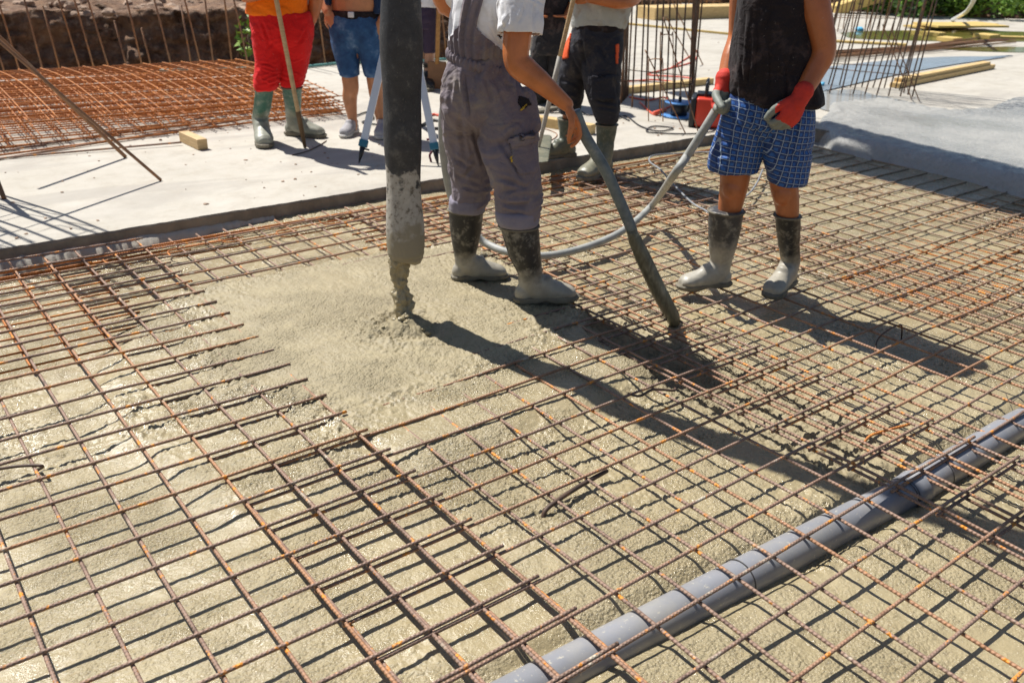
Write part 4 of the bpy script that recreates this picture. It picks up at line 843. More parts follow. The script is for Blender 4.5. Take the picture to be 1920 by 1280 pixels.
# ---------------------------------------------------------------- worker in grey bib overalls (guides the vibrator)
B1 = un(955, 545, 0); F1 = 3.911
P1 = person('man in grey bib overalls and white shirt guiding the vibrator beside the pump hose', B1)
t1 = [(104, 849, 948, .00, .115), (70, 846, 951, 0, .125), (30, 849, 962, 0, .13), (0, 853, 976, 0, .135), (-35, 858, 990, 0, .125), (-58, 868, 990, 0, .10), (-72, 890, 968, 0, .07)]
tr1 = [(104, 848, 949, 0, .125), (125, 840, 958, 0, .135), (150, 833, 970, 0, .15), (180, 829, 983, 0, .158), (205, 829, 990, 0, .150), (226, 838, 990, 0, .125), (242, 855, 975, 0, .08)]
lf1 = [(165, 836, 905, .03, .11), (195, 832, 912, .06, .115), (230, 832, 917, .08, .11), (270, 835, 918, .105, .095), (310, 842, 919, .115, .09), (345, 851, 920, .12, .085), (372, 847, 916, .12, .082), (386, 846, 910, .12, .080)]
rt1 = [(160, 892, 974, -.02, .12), (190, 895, 986, -.03, .125), (230, 900, 1001, -.06, .12), (265, 903, 1006, -.08, .10), (300, 910, 1008, -.10, .10), (335, 922, 1012, -.115, .098), (365, 928, 1013, -.12, .094), (392, 930, 1011, -.12, .088), (408, 931, 1009, -.12, .085)]
shR, elR, wrR = at(980, -30, F1-.17), at(968, 112, F1-.24), at(1062, 196, F1-.24); mR = at(1012, 153, F1-.25); uR = at(971, 58, F1-.22)
shL, elL, wrL = at(878, -40, F1+.14), at(843, 12, F1+.20), at(806, -48, F1+.10)
f1 = CR*.82+CF*.57; h1 = at(938, -122, F1-.02)
kb = at(1092, 236, F1-.245)
hd = at(1094, 262, F1-.235)-wrR
bd = [loft_prim(t1, F1, .014), loft_prim(tr1, F1, .016), loft_prim(lf1, F1, .018), loft_prim(rt1, F1, .018),
      cap_prim([at(925, -62, F1), h1+np.array([0, 0, -.06])], [.062, .056]), cap_prim([shR, uR, elR, at(985, 132, F1-.245), mR, wrR], [.062, .057, .052, .053, .045, .029], 18), cap_prim([shL, elL, wrL], [.060, .050, .032]),
      cap_prim([at(880, 380, F1+.12), at(873, 455, F1+.124)], [.055, .05]), cap_prim([at(972, 400, F1-.12), at(975, 470, F1-.124)], [.058, .05])]
bd += hand(wrR, hd, -CR*.25-CF*.2+np.array([0, 0, -.1])+CR*-.5, CR*1.0-CF*.3, 1.06, (.30, .55, .40), 0, .1, (.8, .5))
bd += hand(wrL, at(800, -72, F1+.05)-wrL, CF, np.array([0, 0, 1.]), 1.0, (.6, .8, .6)); bd += head_prims(h1, f1)
V, F, NN = fuse(bd, .0042, 4); obj('body', V, F, SK['tan'], P1); hair(P1, h1, f1); eyes(P1, h1, f1)
white = cloth('white_cotton', (.82, .82, .84), (.45, .42, .38), .9, .15, .35); grey_cl = cloth('grey_workwear', (.215, .180, .200), (.31, .265, .225), .9, .5, .9)
V, F, NN = fuse([loft_prim(t1, F1, -.002), cap_prim([at(960, -42, F1-.08), shR+np.array([0, 0, .012]), at(975, 22, F1-.21), at(977, 50, F1-.222)], [.08, .088, .086, .084], 18), cap_prim([at(890, -40, F1+.08), shL, shL*.55+elL*.45], [.08, .082, .075])], .006, 5)
V = folds(V, NN, .0075, (8, 8, 5), 3); V = creases(V, NN, [(920, 10, 935, 75, 3, .008), (935, 0, 948, 60, 3, .008), (915, 45, 940, 92, 3, .007), (985, 5, 970, 45, 3, .006), (1005, 0, 1000, 50, 3, .006), (852, 20, 848, 70, 2.5, .005), (955, 30, 940, 60, 3, .007), (975, -20, 1020, 10, 3, .006)], F1); F = [f for f in F if V[f[0]][2] > 0]
# open the sleeve end
ax = (elR-uR); ax /= np.linalg.norm(ax); cut = (V-at(977, 62, F1-.222))@ax; close = np.linalg.norm(V-at(977, 62, F1-.222), axis=1) < .15
F = [f for f in F if not all(close[i] and cut[i] > .0 for i in f)]
sh = obj('shirt', V, F, white, P1); md = sh.modifiers.new('s', 'SOLIDIFY'); md.thickness = .003; md.offset = 1
V, F, NN = fuse([loft_prim(tr1, F1, 0), loft_prim(lf1, F1, 0), loft_prim(rt1, F1, 0), cap_prim([at(982, 190, F1-.05), at(988, 232, F1-.07)], [.055, .055])], .0062, 14)
V = folds(V, NN, .0135, (5, 5, 8), 1)
V = V+NN*(.006*np.exp(-((V[:, 2]-(.47))/.05)**2)*np.sin(V[:, 2]*170+vn(V*9)*9)*sst(.35, .7, vn(V*11+3)))[:, None]
V = V+NN*(.0050*sst(.84, .99, V[:, 2])*np.sin(np.arctan2((V-B1)@CF, (V-B1)@CR)*19+2*vn(V*5)))[:, None]
V = creases(V, NN, [(868, 128, 884, 235, 3.2, .013), (884, 235, 912, 330, 3.2, .014), (848, 140, 842, 200, 3, .006), (858, 132, 856, 180, 2.5, .005), (905, 138, 925, 200, 3, .007), (922, 142, 950, 205, 3, .006), (890, 136, 897, 175, 2.5, .005), (938, 142, 968, 175, 3, .006),
    (975, 225, 935, 250, 4, .006), (930, 255, 985, 345, 3.5, .007), (845, 250, 880, 262, 3.5, .006), (845, 290, 895, 320, 4, .009), (850, 325, 905, 345, 4, .009), (855, 352, 900, 360, 3.5, .008), (925, 330, 990, 352, 4, .009), (935, 365, 1000, 350, 4, .009), (940, 385, 1000, 380, 3.5, .008), (862, 210, 875, 300, 4, .007), (1000, 250, 965, 262, 3, .005), (900, 300, 862, 340, 4, .007)], F1)
obj('trousers', V, F, grey_cl, P1)
# gathered elastic waist, bib back and straps
th = np.linspace(0, 2*math.pi, 281)[:-1]; cw = at(899, 112, F1); pw = np.array([cw+CR*math.cos(t)*.133+CF*math.sin(t)*.138+np.array([0, 0, -.034*math.cos(t)-.012]) for t in th]); P = np.concatenate([pw, pw[:1]])
V, F, U = tube(P, .015+.0035*np.sin(np.concatenate([th, [0]])*44), 12, False); V = V+(V-np.repeat(P, 12, 0))*np.array([-.35, -.35, .35])
obj('waistband', V, F, grey_cl, P1)
g_rows = [(104, 846, 951, 0, .133), (84, 843, 953, 0, .137), (60, 842, 956, 0, .138), (30, 845, 965, 0, .142), (0, 849, 979, 0, .147), (-35, 854, 993, 0, .137), (-60, 864, 992, 0, .112)]
V, F = loft_prim(g_rows, F1, -.004, 260); F = F[:-2]; Vn_ = []; V3 = V.reshape(len(g_rows), 260, 3); q = []
rr = np.linspace(0, len(g_rows)-1, 130)
for r_ in rr: i = min(int(r_), len(g_rows)-2); q.append(V3[i]*(1-(r_-i))+V3[i+1]*(r_-i))
V = np.concatenate(q); F = [(k*260+j, k*260+(j+1) % 260, (k+1)*260+(j+1) % 260, (k+1)*260+j) for k in range(129) for j in range(260)]
def bibkeep(f):
    k = f[0]//260; j = f[0] % 260; th = j/260*2*math.pi; t = k/129
    # angle measured round the body: back faces the camera-left
    back = math.radians(248); front = math.radians(70)
    da = abs((th-back+math.pi) % (2*math.pi)-math.pi); db = abs((th-front+math.pi) % (2*math.pi)-math.pi)
    hb = 1.55*(1-min(1, t/.42))**1.3+.30; hf = .75 if t < .55 else .28
    return da < hb or db < hf
F = [f for f in F if bibkeep(f)]
NN = V-np.repeat(np.array([v.mean(0) for v in V.reshape(130, 260, 3)]), 260, 0); NN /= np.linalg.norm(NN, axis=1)[:, None]
V = V+NN*(.005*np.sin(np.tile(np.arange(260), 130)*.62+3*vn(V*7)))[:, None]*1.0
o = obj('bib', V, F, grey_cl, P1); md = o.modifiers.new('s', 'SOLIDIFY'); md.thickness = .004
# rolled cuffs, pocket
for rows, lab in (([(370, 845, 912, .12, .088), (374, 843, 911, .12, .09), (388, 843, 909, .12, .09), (394, 845, 908, .12, .086)], 0), ([(392, 931, 1011, -.12, .094), (397, 929, 1011, -.12, .097), (413, 931, 1010, -.12, .096), (419, 934, 1008, -.12, .09)], 0)):
    V, F, NN = fuse([loft_prim(rows, F1, 0, 30)], .0055, 3); V = folds(V, NN, .005, (9, 9, 9), 5); obj('cuff', V, F, cloth('cuff_cloth', (.24, .22, .27), (.40, .37, .34), .9, .4, .4) if rows[0][0] == 370 else bpy.data.materials['cuff_cloth'], P1)
def patch(name, px, F0, mat, par_, thick=.012, amp=.002):      # cloth patch standing a little proud of a garment
    P_ = [at(x, y, F0+d) for x, y, d in px]; c = np.mean(P_, 0); g = G(); n_ = len(P_); off = -CF*thick
    V = [p for p in P_]+[p+off for p in P_]+[c+off*1.25]; F = [(k, (k+1) % n_, n_+(k+1) % n_, n_+k) for k in range(n_)]+[(n_+k, n_+(k+1) % n_, 2*n_) for k in range(n_)]
    o = obj(name, V, F, mat, par_, False); b_ = o.modifiers.new('b', 'BEVEL'); b_.width = .003; b_.segments = 2; return o
def surf_patch(name, V0, F0_, NN0, inside, mat, par_, lift):    # copy of the garment surface lifted off it
    NNl = NN0; keep = inside(V0); F = [f for f in F0_ if all(keep[i] for i in f)]
    used = sorted({i for f in F for i in f}); mp = {i: k for k, i in enumerate(used)}; 
    if not used: return None
    Vv = V0[used]+NNl[used]*lift; Vv, F2_, _n = largest(Vv, [tuple(mp[i] for i in f) for f in F]); o = obj(name, Vv, F2_, mat, par_); md = o.modifiers.new('s', 'SOLIDIFY'); md.thickness = lift*1.1; md.offset = -1; return o
def px_of(V):
    q = (V-np.array([0, 0, H]))@RM.T; return 960+FPX*q[:, 0]/q[:, 2], 640+FPX*q[:, 1]/q[:, 2]
tro = next(o for o in P1.children if o.name.startswith('trousers'))
def obj_arrays(o):
    me = o.data; V = np.zeros(len(me.vertices)*3, np.float32); me.vertices.foreach_get('co', V); NN = np.zeros_like(V); me.vertices.foreach_get('normal', NN)
    return V.reshape(-1, 3)+np.array(P_loc(o)), [tuple(p.vertices) for p in me.polygons], NN.reshape(-1, 3)
def P_loc(o):
    q = o.parent; r = np.zeros(3)
    while q is not None: r = r+np.array(q.location); q = q.parent
    return r
V, F, NN = obj_arrays(tro)
def region(poly, near=True):
    def f(V_):
        x, y = px_of(V_); s_ = polysd(x, y, poly) > 0; return s_ & (((V_-B1)@CF < 0.0) if near else True)
    return f
surf_patch('pocket', V, F, NN, region([(953, 262), (1000, 250), (1006, 280), (1003, 322), (972, 330), (961, 300)]), grey_cl, P1, .012)
surf_patch('pocket_flap', V, F, NN, region([(949, 258), (1003, 246), (1005, 266), (958, 279)]), grey_cl, P1, .020)
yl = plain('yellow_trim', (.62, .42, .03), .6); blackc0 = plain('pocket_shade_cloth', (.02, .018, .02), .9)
surf_patch('trim', V, F, NN, region([(958, 290), (962, 288), (968, 318), (964, 318)]), yl, P1, .016)
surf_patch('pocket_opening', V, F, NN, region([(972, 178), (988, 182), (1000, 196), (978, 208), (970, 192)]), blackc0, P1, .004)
surf_patch('trim', V, F, NN, region([(972, 207), (990, 190), (993, 193), (976, 210)]), yl, P1, .010)
bt = un(845, 524, .008); 
boot('boot', un(848, 524, .004), un(951, 520, -.004), at(874, 391, F1+.122), .081, RB['dark'], P1, SOLE, label='black rubber boot sinking in concrete, farther one')
boot('boot', un(965, 566, .000), un(1082, 560, .004), at(973, 421, F1-.122), .085, RB['dark'], P1, SOLE, label='black rubber boot with cement caked foot, nearer one')

# vibrator with its hose
vib = thing('concrete_vibrator', 'grey steel concrete vibrator poker held by the man in overalls, tip between the bars', 'vibrator', un(1265, 612, -.02))
tip = un(1262, 600, -.035); Ft = tip@CF; Fh = (F1-.245)
va = at(1078, 208, Fh); 
def vmix(t, px, py): return at(px, py, Fh*(1-t)+Ft*t)
vp = [va, vmix(.10, 1097, 255), vmix(.35, 1138, 325), vmix(.62, 1174, 405), vmix(.70, 1184, 430)]
V, F, U = tube(smoothpath(vp, 10), np.interp(np.linspace(0, 1, 41), [0, 1], [.0235, .0245]), 20); 
m, n, b = MAT('vibrator_rubber'); tc = N(n, 'ShaderNodeTexCoord').outputs['Object']; c = ramp(n, noise(n, mapping(n, tc, (1, 1, 1)), 11, 6, .7), [(.38, (.085, .11, .12)), (.58, (.16, .19, .19)), (.7, (.30, .29, .25))]); n.links.new(c, b.inputs['Base Color']); b.inputs['Roughness'].default_value = .42; bump(n, b, noise(n, tc, 70, 4), .2, .003)
obj('hose_grip', V, F, m, vib, True, U)
m2, n, b = MAT('vibrator_head'); tc = N(n, 'ShaderNodeTexCoord').outputs['Object']; c = ramp(n, noise(n, mapping(n, tc, (1, 1, .35)), 30, 5, .7, 1.2), [(.38, (.095, .085, .05)), (.55, (.16, .145, .09)), (.7, (.28, .25, .17))]); n.links.new(c, b.inputs['Base Color']); b.inputs['Roughness'].default_value = .35; bump(n, b, noise(n, tc, 60, 4), .3, .004)
hp_ = [vmix(.69, 1183, 428), vmix(.72, 1187, 440), vmix(.74, 1190, 448), vmix(.80, 1205, 482), vmix(.90, 1235, 545), vmix(.98, 1260, 592), vmix(1, 1266, 606), vmix(1.0, 1269, 612)]
V, F, U = tube(hp_, [.024, .024, .029, .0345, .0355, .034, .027, .008], 24); obj('poker_head', V, F, m2, vib, True, U)
gh = plain('vibrator_hose', (.33, .335, .31), .55, .2, 14, .3, 70)
F3 = 4.015
hz = [at(1357, 178, F3+.02), at(1352, 190, F3+.02), at(1325, 235, F3+.02), at(1290, 290, F3+.05), at(1262, 330, F3+.08), un(1225, 382, .10), un(1180, 424, .055), un(1130, 452, .04), un(1060, 474, .035), un(1000, 480, .035), un(950, 472, .04), un(905, 452, .06), at(868, 415, 4.42), at(845, 365, 4.42), at(834, 310, 4.40), at(829, 255, 4.38), at(832, 200, 4.36), at(850, 130, 4.30)]
V, F, U = tube(smoothpath(hz, 8), .0195, 16); tag(obj('vibrator_hose', V, F, gh, None, True, U), 'long pale grey vibrator hose sweeping from the red glove round behind the black boots', 'hose')

# ---------------------------------------------------------------- worker in plaid shorts
B3 = un(1390, 540, 0)
P3 = person('man in black sleeveless top, blue plaid shorts and red gloves holding the vibrator hose', B3)
t3 = [(192, 1379, 1537, 0, .135), (165, 1374, 1532, 0, .14), (130, 1374, 1527, 0, .145), (95, 1377, 1522, 0, .145), (50, 1384, 1510, 0, .14), (0, 1389, 1505, 0, .135), (-35, 1397, 1516, 0, .12), (-60, 1412, 1512, 0, .09)]
s3a = [(160, 1376, 1518, 0, .13), (195, 1365, 1523, 0, .145), (225, 1362, 1518, 0, .135), (252, 1372, 1505, 0, .09)]
s3l = [(185, 1369, 1440, .01, .12), (215, 1357, 1440, .02, .13), (245, 1347, 1438, .03, .125), (275, 1338, 1432, .035, .115), (300, 1331, 1424, .035, .112), (318, 1329, 1419, .035, .110)]
s3r = [(185, 1430, 1521, -.01, .12), (215, 1428, 1524, -.02, .13), (245, 1427, 1523, -.03, .12), (285, 1431, 1519, -.035, .105), (320, 1438, 1512, -.035, .100), (341, 1443, 1508, -.035, .098)]
a3R = [at(1518, -38, F3-.05), at(1530, 20, F3-.09), at(1545, 92, F3-.11), at(1528, 132, F3-.13), at(1500, 184, F3-.19)]
a3L = [at(1402, -38, F3+.10), at(1392, 20, F3+.14), at(1384, 70, F3+.15), at(1370, 110, F3+.10), at(1357, 160, F3+.03)]
f3 = -CR*.70-CF*.72; h3 = at(1437, -108, F3-.06)
gR_d = at(1470, 238, F3-.21)-a3R[-1]; gL_d = at(1350, 206, F3+.0)-a3L[-1]
bd = [loft_prim(t3[1:], F3, .016), loft_prim(s3a, F3, .02), cap_prim([at(1388, 230, F3+.02), at(1380, 290, F3+.02), at(1378, 335, F3+.02), at(1372, 372, F3+.03), at(1367, 398, F3+.035), at(1366, 408, F3+.035)], [.085, .080, .068, .060, .052, .045], 18),
      cap_prim([at(1478, 230, F3-.03), at(1470, 300, F3-.035), at(1470, 345, F3-.04), at(1475, 378, F3-.035), at(1477, 404, F3-.026), at(1477, 412, F3-.022)], [.085, .074, .064, .056, .050, .045], 18),
      ell_prim(at(1374, 352, F3+.0), (.052, .052, .06)), ell_prim(at(1469, 362, F3-.06), (.05, .048, .06)),
      cap_prim([at(1455, -55, F3), h3-np.array([0, 0, .06])], [.064, .058]), cap_prim(a3R, [.072, .062, .050, .046, .035], 20), cap_prim(a3L, [.070, .058, .045, .042, .032], 18)]
palmR = -CR*.55-CF*.05; palmR = palmR*1.0; handR = hand(a3R[-1], gR_d, CR*-.35+CF*.9, -CR-CF*.4, 1.08, (.55, .8, .5), 0, .15, (.9, .3))
handL = hand(a3L[-1], gL_d, CR*.2-CF*.6, CR*-1, 1.0, (.9, 1.0, .6), 0, .1, (.7, .9))
V, F, NN = fuse(bd+handR+handL+head_prims(h3, f3), .0042, 4); obj('body', V, F, SK['dark'], P3); hair(P3, h3, f3); eyes(P3, h3, f3)
blackc = cloth('black_cotton', (.020, .015, .016), (.11, .075, .068), .85, .5, .8)
tkr = [(192, 1379, 1538, -.01, .150), (180, 1374, 1537, 0, .152), (165, 1371, 1534, 0, .150)]+t3[2:]
V, F, NN = fuse([loft_prim(tkr, F3, -.006)], .0062, 4); V = folds(V, NN, .010, (9, 9, 3), 9); V = creases(V, NN, [(1400, 20, 1392, 150, 3, .007), (1420, 40, 1412, 165, 3, .008), (1440, 60, 1440, 185, 3, .008), (1408, 90, 1400, 170, 3, .006), (1465, 90, 1475, 190, 3.5, .008), (1500, 60, 1470, 150, 4, .007), (1510, 110, 1490, 185, 3, .007), (1385, 100, 1400, 175, 3, .006), (1450, 10, 1430, 60, 4, .006)], F3, .09)
x, y = px_of(V); yy = y+(-.30*(x-1380))*1.0
hem = y > (168+np.clip((x-1372)*.55, 0, 32)); lowz = V[:, 2]
# hem is cut on a slant that drapes lower at his left side
zhem = at(1450, 196, F3)[2]; slant = (V-B3)@CR; F = [f for f in F if not all(V[i][2] < zhem+.05*sst(.0, -.20, slant[i]) for i in f)]
tk = obj('tank_top', V, F, blackc, P3); md = tk.modifiers.new('s', 'SOLIDIFY'); md.thickness = .003; md.offset = 1
# plaid
m, n, b = MAT('plaid_cotton'); uv = N(n, 'ShaderNodeUVMap').outputs[0]; tc = N(n, 'ShaderNodeTexCoord').outputs['Object']; sp = N(n, 'ShaderNodeSeparateXYZ'); n.links.new(uv, sp.inputs[0])
def line(src, per, wd, off=0):
    a = N(n, 'ShaderNodeMath', operation='MULTIPLY_ADD'); n.links.new(src, a.inputs[0]); a.inputs[1].default_value = 1/per; a.inputs[2].default_value = off+50
    f = N(n, 'ShaderNodeMath', operation='FRACT'); n.links.new(a.outputs[0], f.inputs[0]); c_ = N(n, 'ShaderNodeMath', operation='LESS_THAN'); n.links.new(f.outputs[0], c_.inputs[0]); c_.inputs[1].default_value = wd; return c_.outputs[0]
def mx(a, b_, op='MAXIMUM'): q = N(n, 'ShaderNodeMath', operation=op); n.links.new(a, q.inputs[0]); n.links.new(b_, q.inputs[1]); return q.outputs[0]
base_c = ramp(n, noise(n, tc, 7, 4), [(.3, (.010, .075, .29)), (.7, (.022, .125, .42))])
dk = mx(line(sp.outputs[0], .026, .5, .3), line(sp.outputs[1], .026, .5, .3), 'ADD'); 
c = mix(n, .9, base_c, mix(n, dk, base_c, (.006, .032, .14)))
c = mix(n, mx(line(sp.outputs[0], .026, .075), line(sp.outputs[1], .026, .085)), c, (.34, .42, .52))
n.links.new(c, b.inputs['Base Color']); b.inputs['Roughness'].default_value = .65; hh = bump(n, b, noise(n, mapping(n, tc, (1, 1, 1.4)), 8, 3, .5, .6), .8, .022); bump(n, b, noise(n, tc, 30, 3), .3, .006, hh)
V, F, NN = fuse([loft_prim(s3a, F3, -.004), loft_prim(s3l, F3, 0), loft_prim(s3r, F3, 0)], .0062, 12)
x, y = px_of(V)
Vp = creases(folds(V, NN, .009, (6, 6, 6), 4), NN, [(1395, 180, 1425, 275, 3, .010), (1425, 275, 1432, 225, 3, .006), (1345, 262, 1400, 280, 3.5, .008), (1340, 290, 1395, 300, 3.5, .007), (1360, 215, 1400, 245, 3.5, .008), (1372, 190, 1385, 250, 3, .006), (1440, 200, 1455, 320, 3.5, .007), (1500, 190, 1485, 300, 3.5, .008), (1470, 240, 1500, 330, 4, .006)], F3)
cl = at(1385, 280, F3+.035); cr = at(1475, 290, F3-.035); lat = (V-(cl+cr)/2)@CR; dep = (V-(cl+cr)/2)@CF
zc_ = at(1430, 255, F3)[2]; legs = sst(zc_+.05, zc_-.02, V[:, 2])
ctr = np.where(lat < .0, (cl-(cl+cr)/2)@CR, (cr-(cl+cr)/2)@CR)*legs
uu = lat+.32*dep+.012*(fbm(V*5, 2, 6)-.5); vv = V[:, 2]+.10*lat+.02*(fbm(V*6, 2, 2)-.5)
o = obj('shorts', Vp, F, m, P3, True, np.stack([uu, vv], 1))
for hem_rows, zz_ in ((s3l, 318), (s3r, 341)): pass
redg = plain('glove_red', (.60, .035, .018), .75, .2, 20, .4, 120); gryg = plain('glove_coating', (.20, .215, .185), .6, .2, 20, .3, 80)
def glove(wr, fd, prims_args, par_, cuffdir, d_):
    pr = hand(*prims_args[:4], prims_args[4], prims_args[5], .0035, prims_args[6], prims_args[7]); cd = cuffdir/np.linalg.norm(cuffdir)
    pr.append(cap_prim([wr-cd*.026, wr+cd*.02], [.038, .036], 18)); pr.append(cap_prim([wr-cd*.032, wr-cd*.028], [.040, .040], 18))
    V, F, NN = fuse(pr, .0036, 3); V = V+NN*.0022
    o = obj('glove', V, F, [redg, gryg], par_); fdn = fd/np.linalg.norm(fd); pal = prims_args[2]; pal = pal-fdn*(pal@fdn); pal /= np.linalg.norm(pal)
    rel = (V-wr); along = rel@fdn; pp_ = rel@pal; k_ = (along > .118) | ((pp_ > .015) & (along > .03)) ; me = o.data
    mi = np.array([1 if k_[f[0]] else 0 for f in F], np.int32); me.polygons.foreach_set('material_index', mi)
glove(a3R[-1], gR_d, (a3R[-1], gR_d, CR*-.35+CF*.9, -CR-CF*.4, 1.12, (.55, .8, .5), .15, (.9, .3)), P3, gR_d, 0)
glove(a3L[-1], gL_d, (a3L[-1], gL_d, CR*.2-CF*.6, CR*-1, 1.05, (.9, 1.0, .6), .1, (.7, .9)), P3, gL_d, 0)
boot('boot', un(1368, 534, -.014), un(1271, 542, -.014), at(1362, 393, F3+.035), .082, RB['grey'], P3, SOLE, label='grey rubber boot pointing left with a whitened foot')
boot('boot', un(1484, 529, -.014), un(1440, 561, -.014), at(1477, 402, F3-.022), .062, RB['dark'], P3, SOLE, label='dark rubber boot pointing at the camera')

# ---------------------------------------------------------------- worker with grey shirt and dark cargo trousers
F2 = un(1095, 312, .0)@CF; B2 = un(1095, 312, 0)
P2 = person('man in pale grey shirt and dark cargo trousers with orange trim, holding a wooden handle', B2)
t2 = [(52, 1074, 1171, 0, .14), (20, 1070, 1180, 0, .16), (0, 1072, 1184, 0, .16), (-35, 1078, 1184, 0, .15), (-62, 1092, 1172, 0, .10)]
tr2 = [(46, 1076, 1168, 0, .15), (75, 1071, 1167, 0, .17), (100, 1066, 1160, 0, .15), (118, 1074, 1150, 0, .09)]
l2 = [(70, 1070, 1118, .01, .15), (95, 1060, 1115, .03, .15), (120, 1052, 1108, .06, .14), (145, 1046, 1100, .08, .12), (175, 1045, 1094, .10, .12), (200, 1046, 1088, .12, .11), (212, 1048, 1086, .13, .10)]
r2 = [(70, 1102, 1167, -.01, .15), (95, 1096, 1166, -.03, .155), (120, 1092, 1164, -.06, .15), (145, 1093, 1162, -.08, .14), (180, 1100, 1161, -.10, .13), (205, 1111, 1161, -.11, .12), (228, 1119, 1158, -.11, .10)]
h2 = at(1122, -108, F2-.05); f2 = -CR*.45-CF*.9
a2L = [at(1178, -50, F2), at(1192, -12, F2-.05), at(1165, 3, F2-.20), at(1105, -4, F2-.25)]; a2R = [at(1080, -50, F2), at(1062, -20, F2-.08), at(1078, -25, F2-.22)]
bd = [loft_prim(t2, F2, .02), loft_prim(tr2, F2, .02), loft_prim(l2, F2, .02), loft_prim(r2, F2, .02), cap_prim([at(1132, -58, F2), h2-np.array([0, 0, .06])], [.065, .058]), cap_prim(a2L, [.065, .055, .050, .034]), cap_prim(a2R, [.065, .052, .034]),
      cap_prim([at(1066, 195, F2+.13), at(1066, 240, F2+.14)], [.05, .04]), cap_prim([at(1138, 210, F2-.11), at(1138, 255, F2-.11)], [.05, .04])]
bd += hand(a2L[-1], -CR+CF*.2, CF, np.array([0, 0, 1.]), 1.05, (.9, 1, .6)); bd += hand(a2R[-1], -CF*.2+CR*.6+np.array([0, 0, .3]), CF, np.array([0, 0, 1.]), 1.05, (.9, 1, .6)); bd += head_prims(h2, f2)
V, F, NN = fuse(bd, .006, 3); obj('body', V, F, SK['dark'], P2); hair(P2, h2, f2)
V, F, NN = fuse([loft_prim(t2, F2, -.004), cap_prim([at(1168, -45, F2), at(1184, -26, F2)], [.08, .075]), cap_prim([at(1088, -45, F2), at(1075, -30, F2)], [.08, .072])], .007, 4); obj('shirt', folds(V, NN, .009, (7, 7, 6), 5), F, cloth('pale_grey_cotton', (.42, .44, .42), (.30, .24, .17), .9, .5, .6), P2)
navy = cloth('dark_workwear', (.030, .030, .038), (.10, .085, .07), .85, .5, .7)
V, F, NN = fuse([loft_prim(tr2, F2, 0), loft_prim(l2, F2, 0), loft_prim(r2, F2, 0)], .007, 10); V = creases(folds(V, NN, .010, (6, 6, 8), 6), NN, [(1090, 60, 1100, 130, 3, .012), (1070, 100, 1090, 140, 3, .009), (1112, 150, 1160, 140, 3, .010), (1115, 185, 1158, 195, 3, .012), (1118, 202, 1158, 208, 3, .012), (1050, 150, 1090, 165, 3, .010), (1050, 180, 1085, 190, 3, .010), (1120, 80, 1140, 120, 3, .008)], F2, .1); tz = obj('trousers', V, F, navy, P2)
org = plain('orange_trim', (.75, .10, .02), .7); V, F, NN = obj_arrays(tz)
def region2(poly, B_): 
    def f(V_): x, y = px_of(V_); return (polysd(x, y, poly) > 0) & ((V_-B_)@CF < .02)
    return f
surf_patch('trim', V, F, NN, region2([(1131, 158), (1138, 158), (1136, 184), (1130, 184)], B2), org, P2, .01)
surf_patch('trim', V, F, NN, region2([(1153, 85), (1160, 80), (1158, 120), (1153, 120)], B2), org, P2, .01)
surf_patch('trim', V, F, NN, region2([(1058, 70), (1072, 62), (1066, 110), (1054, 112)], B2), org, P2, .01)
surf_patch('pocket', V, F, NN, region2([(1108, 142), (1150, 142), (1154, 188), (1110, 188)], B2), navy, P2, .014)
V, F, NN = fuse([loft_prim([(44, 1075, 1169, 0, .155), (47, 1073, 1171, 0, .158), (56, 1073, 1170, 0, .158), (59, 1075, 1169, 0, .155)], F2, 0, 40)], .006, 2); obj('belt', V, F, blackc, P2)
boot('boot', un(1078, 292, .04), un(1008, 298, .04), at(1066, 222, F2+.14), .078, RB['olive'], P2, SOLE, label='olive rubber boot standing on the slab')
boot('boot', un(1143, 322, -.018), un(1088, 340, -.018), at(1138, 232, F2-.11), .078, RB['olive'], P2, SOLE, label='olive rubber boot standing on the mesh')
def stick(name, label, a, b_, r, mat, cat='stick', tipm=None, frac=.2):
    t = thing(name, label, cat, b_); a = np.array(a); b_ = np.array(b_); k = a*frac+b_*(1-frac)
    V, F, U = tube(np.linspace(a, k, 12), r, 12); obj('shaft', V, F, mat, t, True, U)
    if tipm is not None: V, F, U = tube(np.linspace(k, b_, 5), [r*1.15, r*1.15, r*1.1, r, r*.7], 12); obj('ferrule', V, F, tipm, t, True, U)
    return t
M['shaft'] = wood('ash_wood', (.50, .35, .19), (.36, .23, .11), (2, 2, 6)); cemw = plain('cement_wood', (.40, .37, .32), .8, .2, 20)
a = at(1075, 0, F2-.27); bb = at(1008, 284, F2-.15); stick('tool_handle', 'long pale wooden handle held upright by the man in the grey shirt', a+(a-bb)*.35, bb, .0155, M['shaft'], 'tool handle', cemw, .48)

# ---------------------------------------------------------------- worker in orange and red
FR = un(535, 272, .04)@CF; BR = un(535, 270, .04)
PR = person('man in orange shirt, bright red trousers and green rubber boots leaning on a long stick', BR)
tR = [(27, 463, 573, 0, .15), (0, 465, 574, 0, .15), (-40, 467, 578, 0, .14), (-70, 478, 568, 0, .10)]
tq = [(22, 470, 580, 0, .15), (50, 472, 586, 0, .17), (75, 476, 584, 0, .155), (94, 488, 574, 0, .10)]
lq = [(50, 473, 535, 0, .14), (75, 475, 537, -.01, .14), (115, 481, 530, -.04, .11), (140, 479, 526, -.05, .11), (160, 478, 520, -.05, .10), (168, 479, 515, -.05, .095)]
rq = [(50, 522, 586, 0, .14), (75, 523, 585, .01, .14), (120, 527, 576, .03, .11), (145, 527, 570, .03, .10), (160, 528, 566, .03, .095)]
hR = at(520, -108, FR-.05); fR = -CF+CR*.25
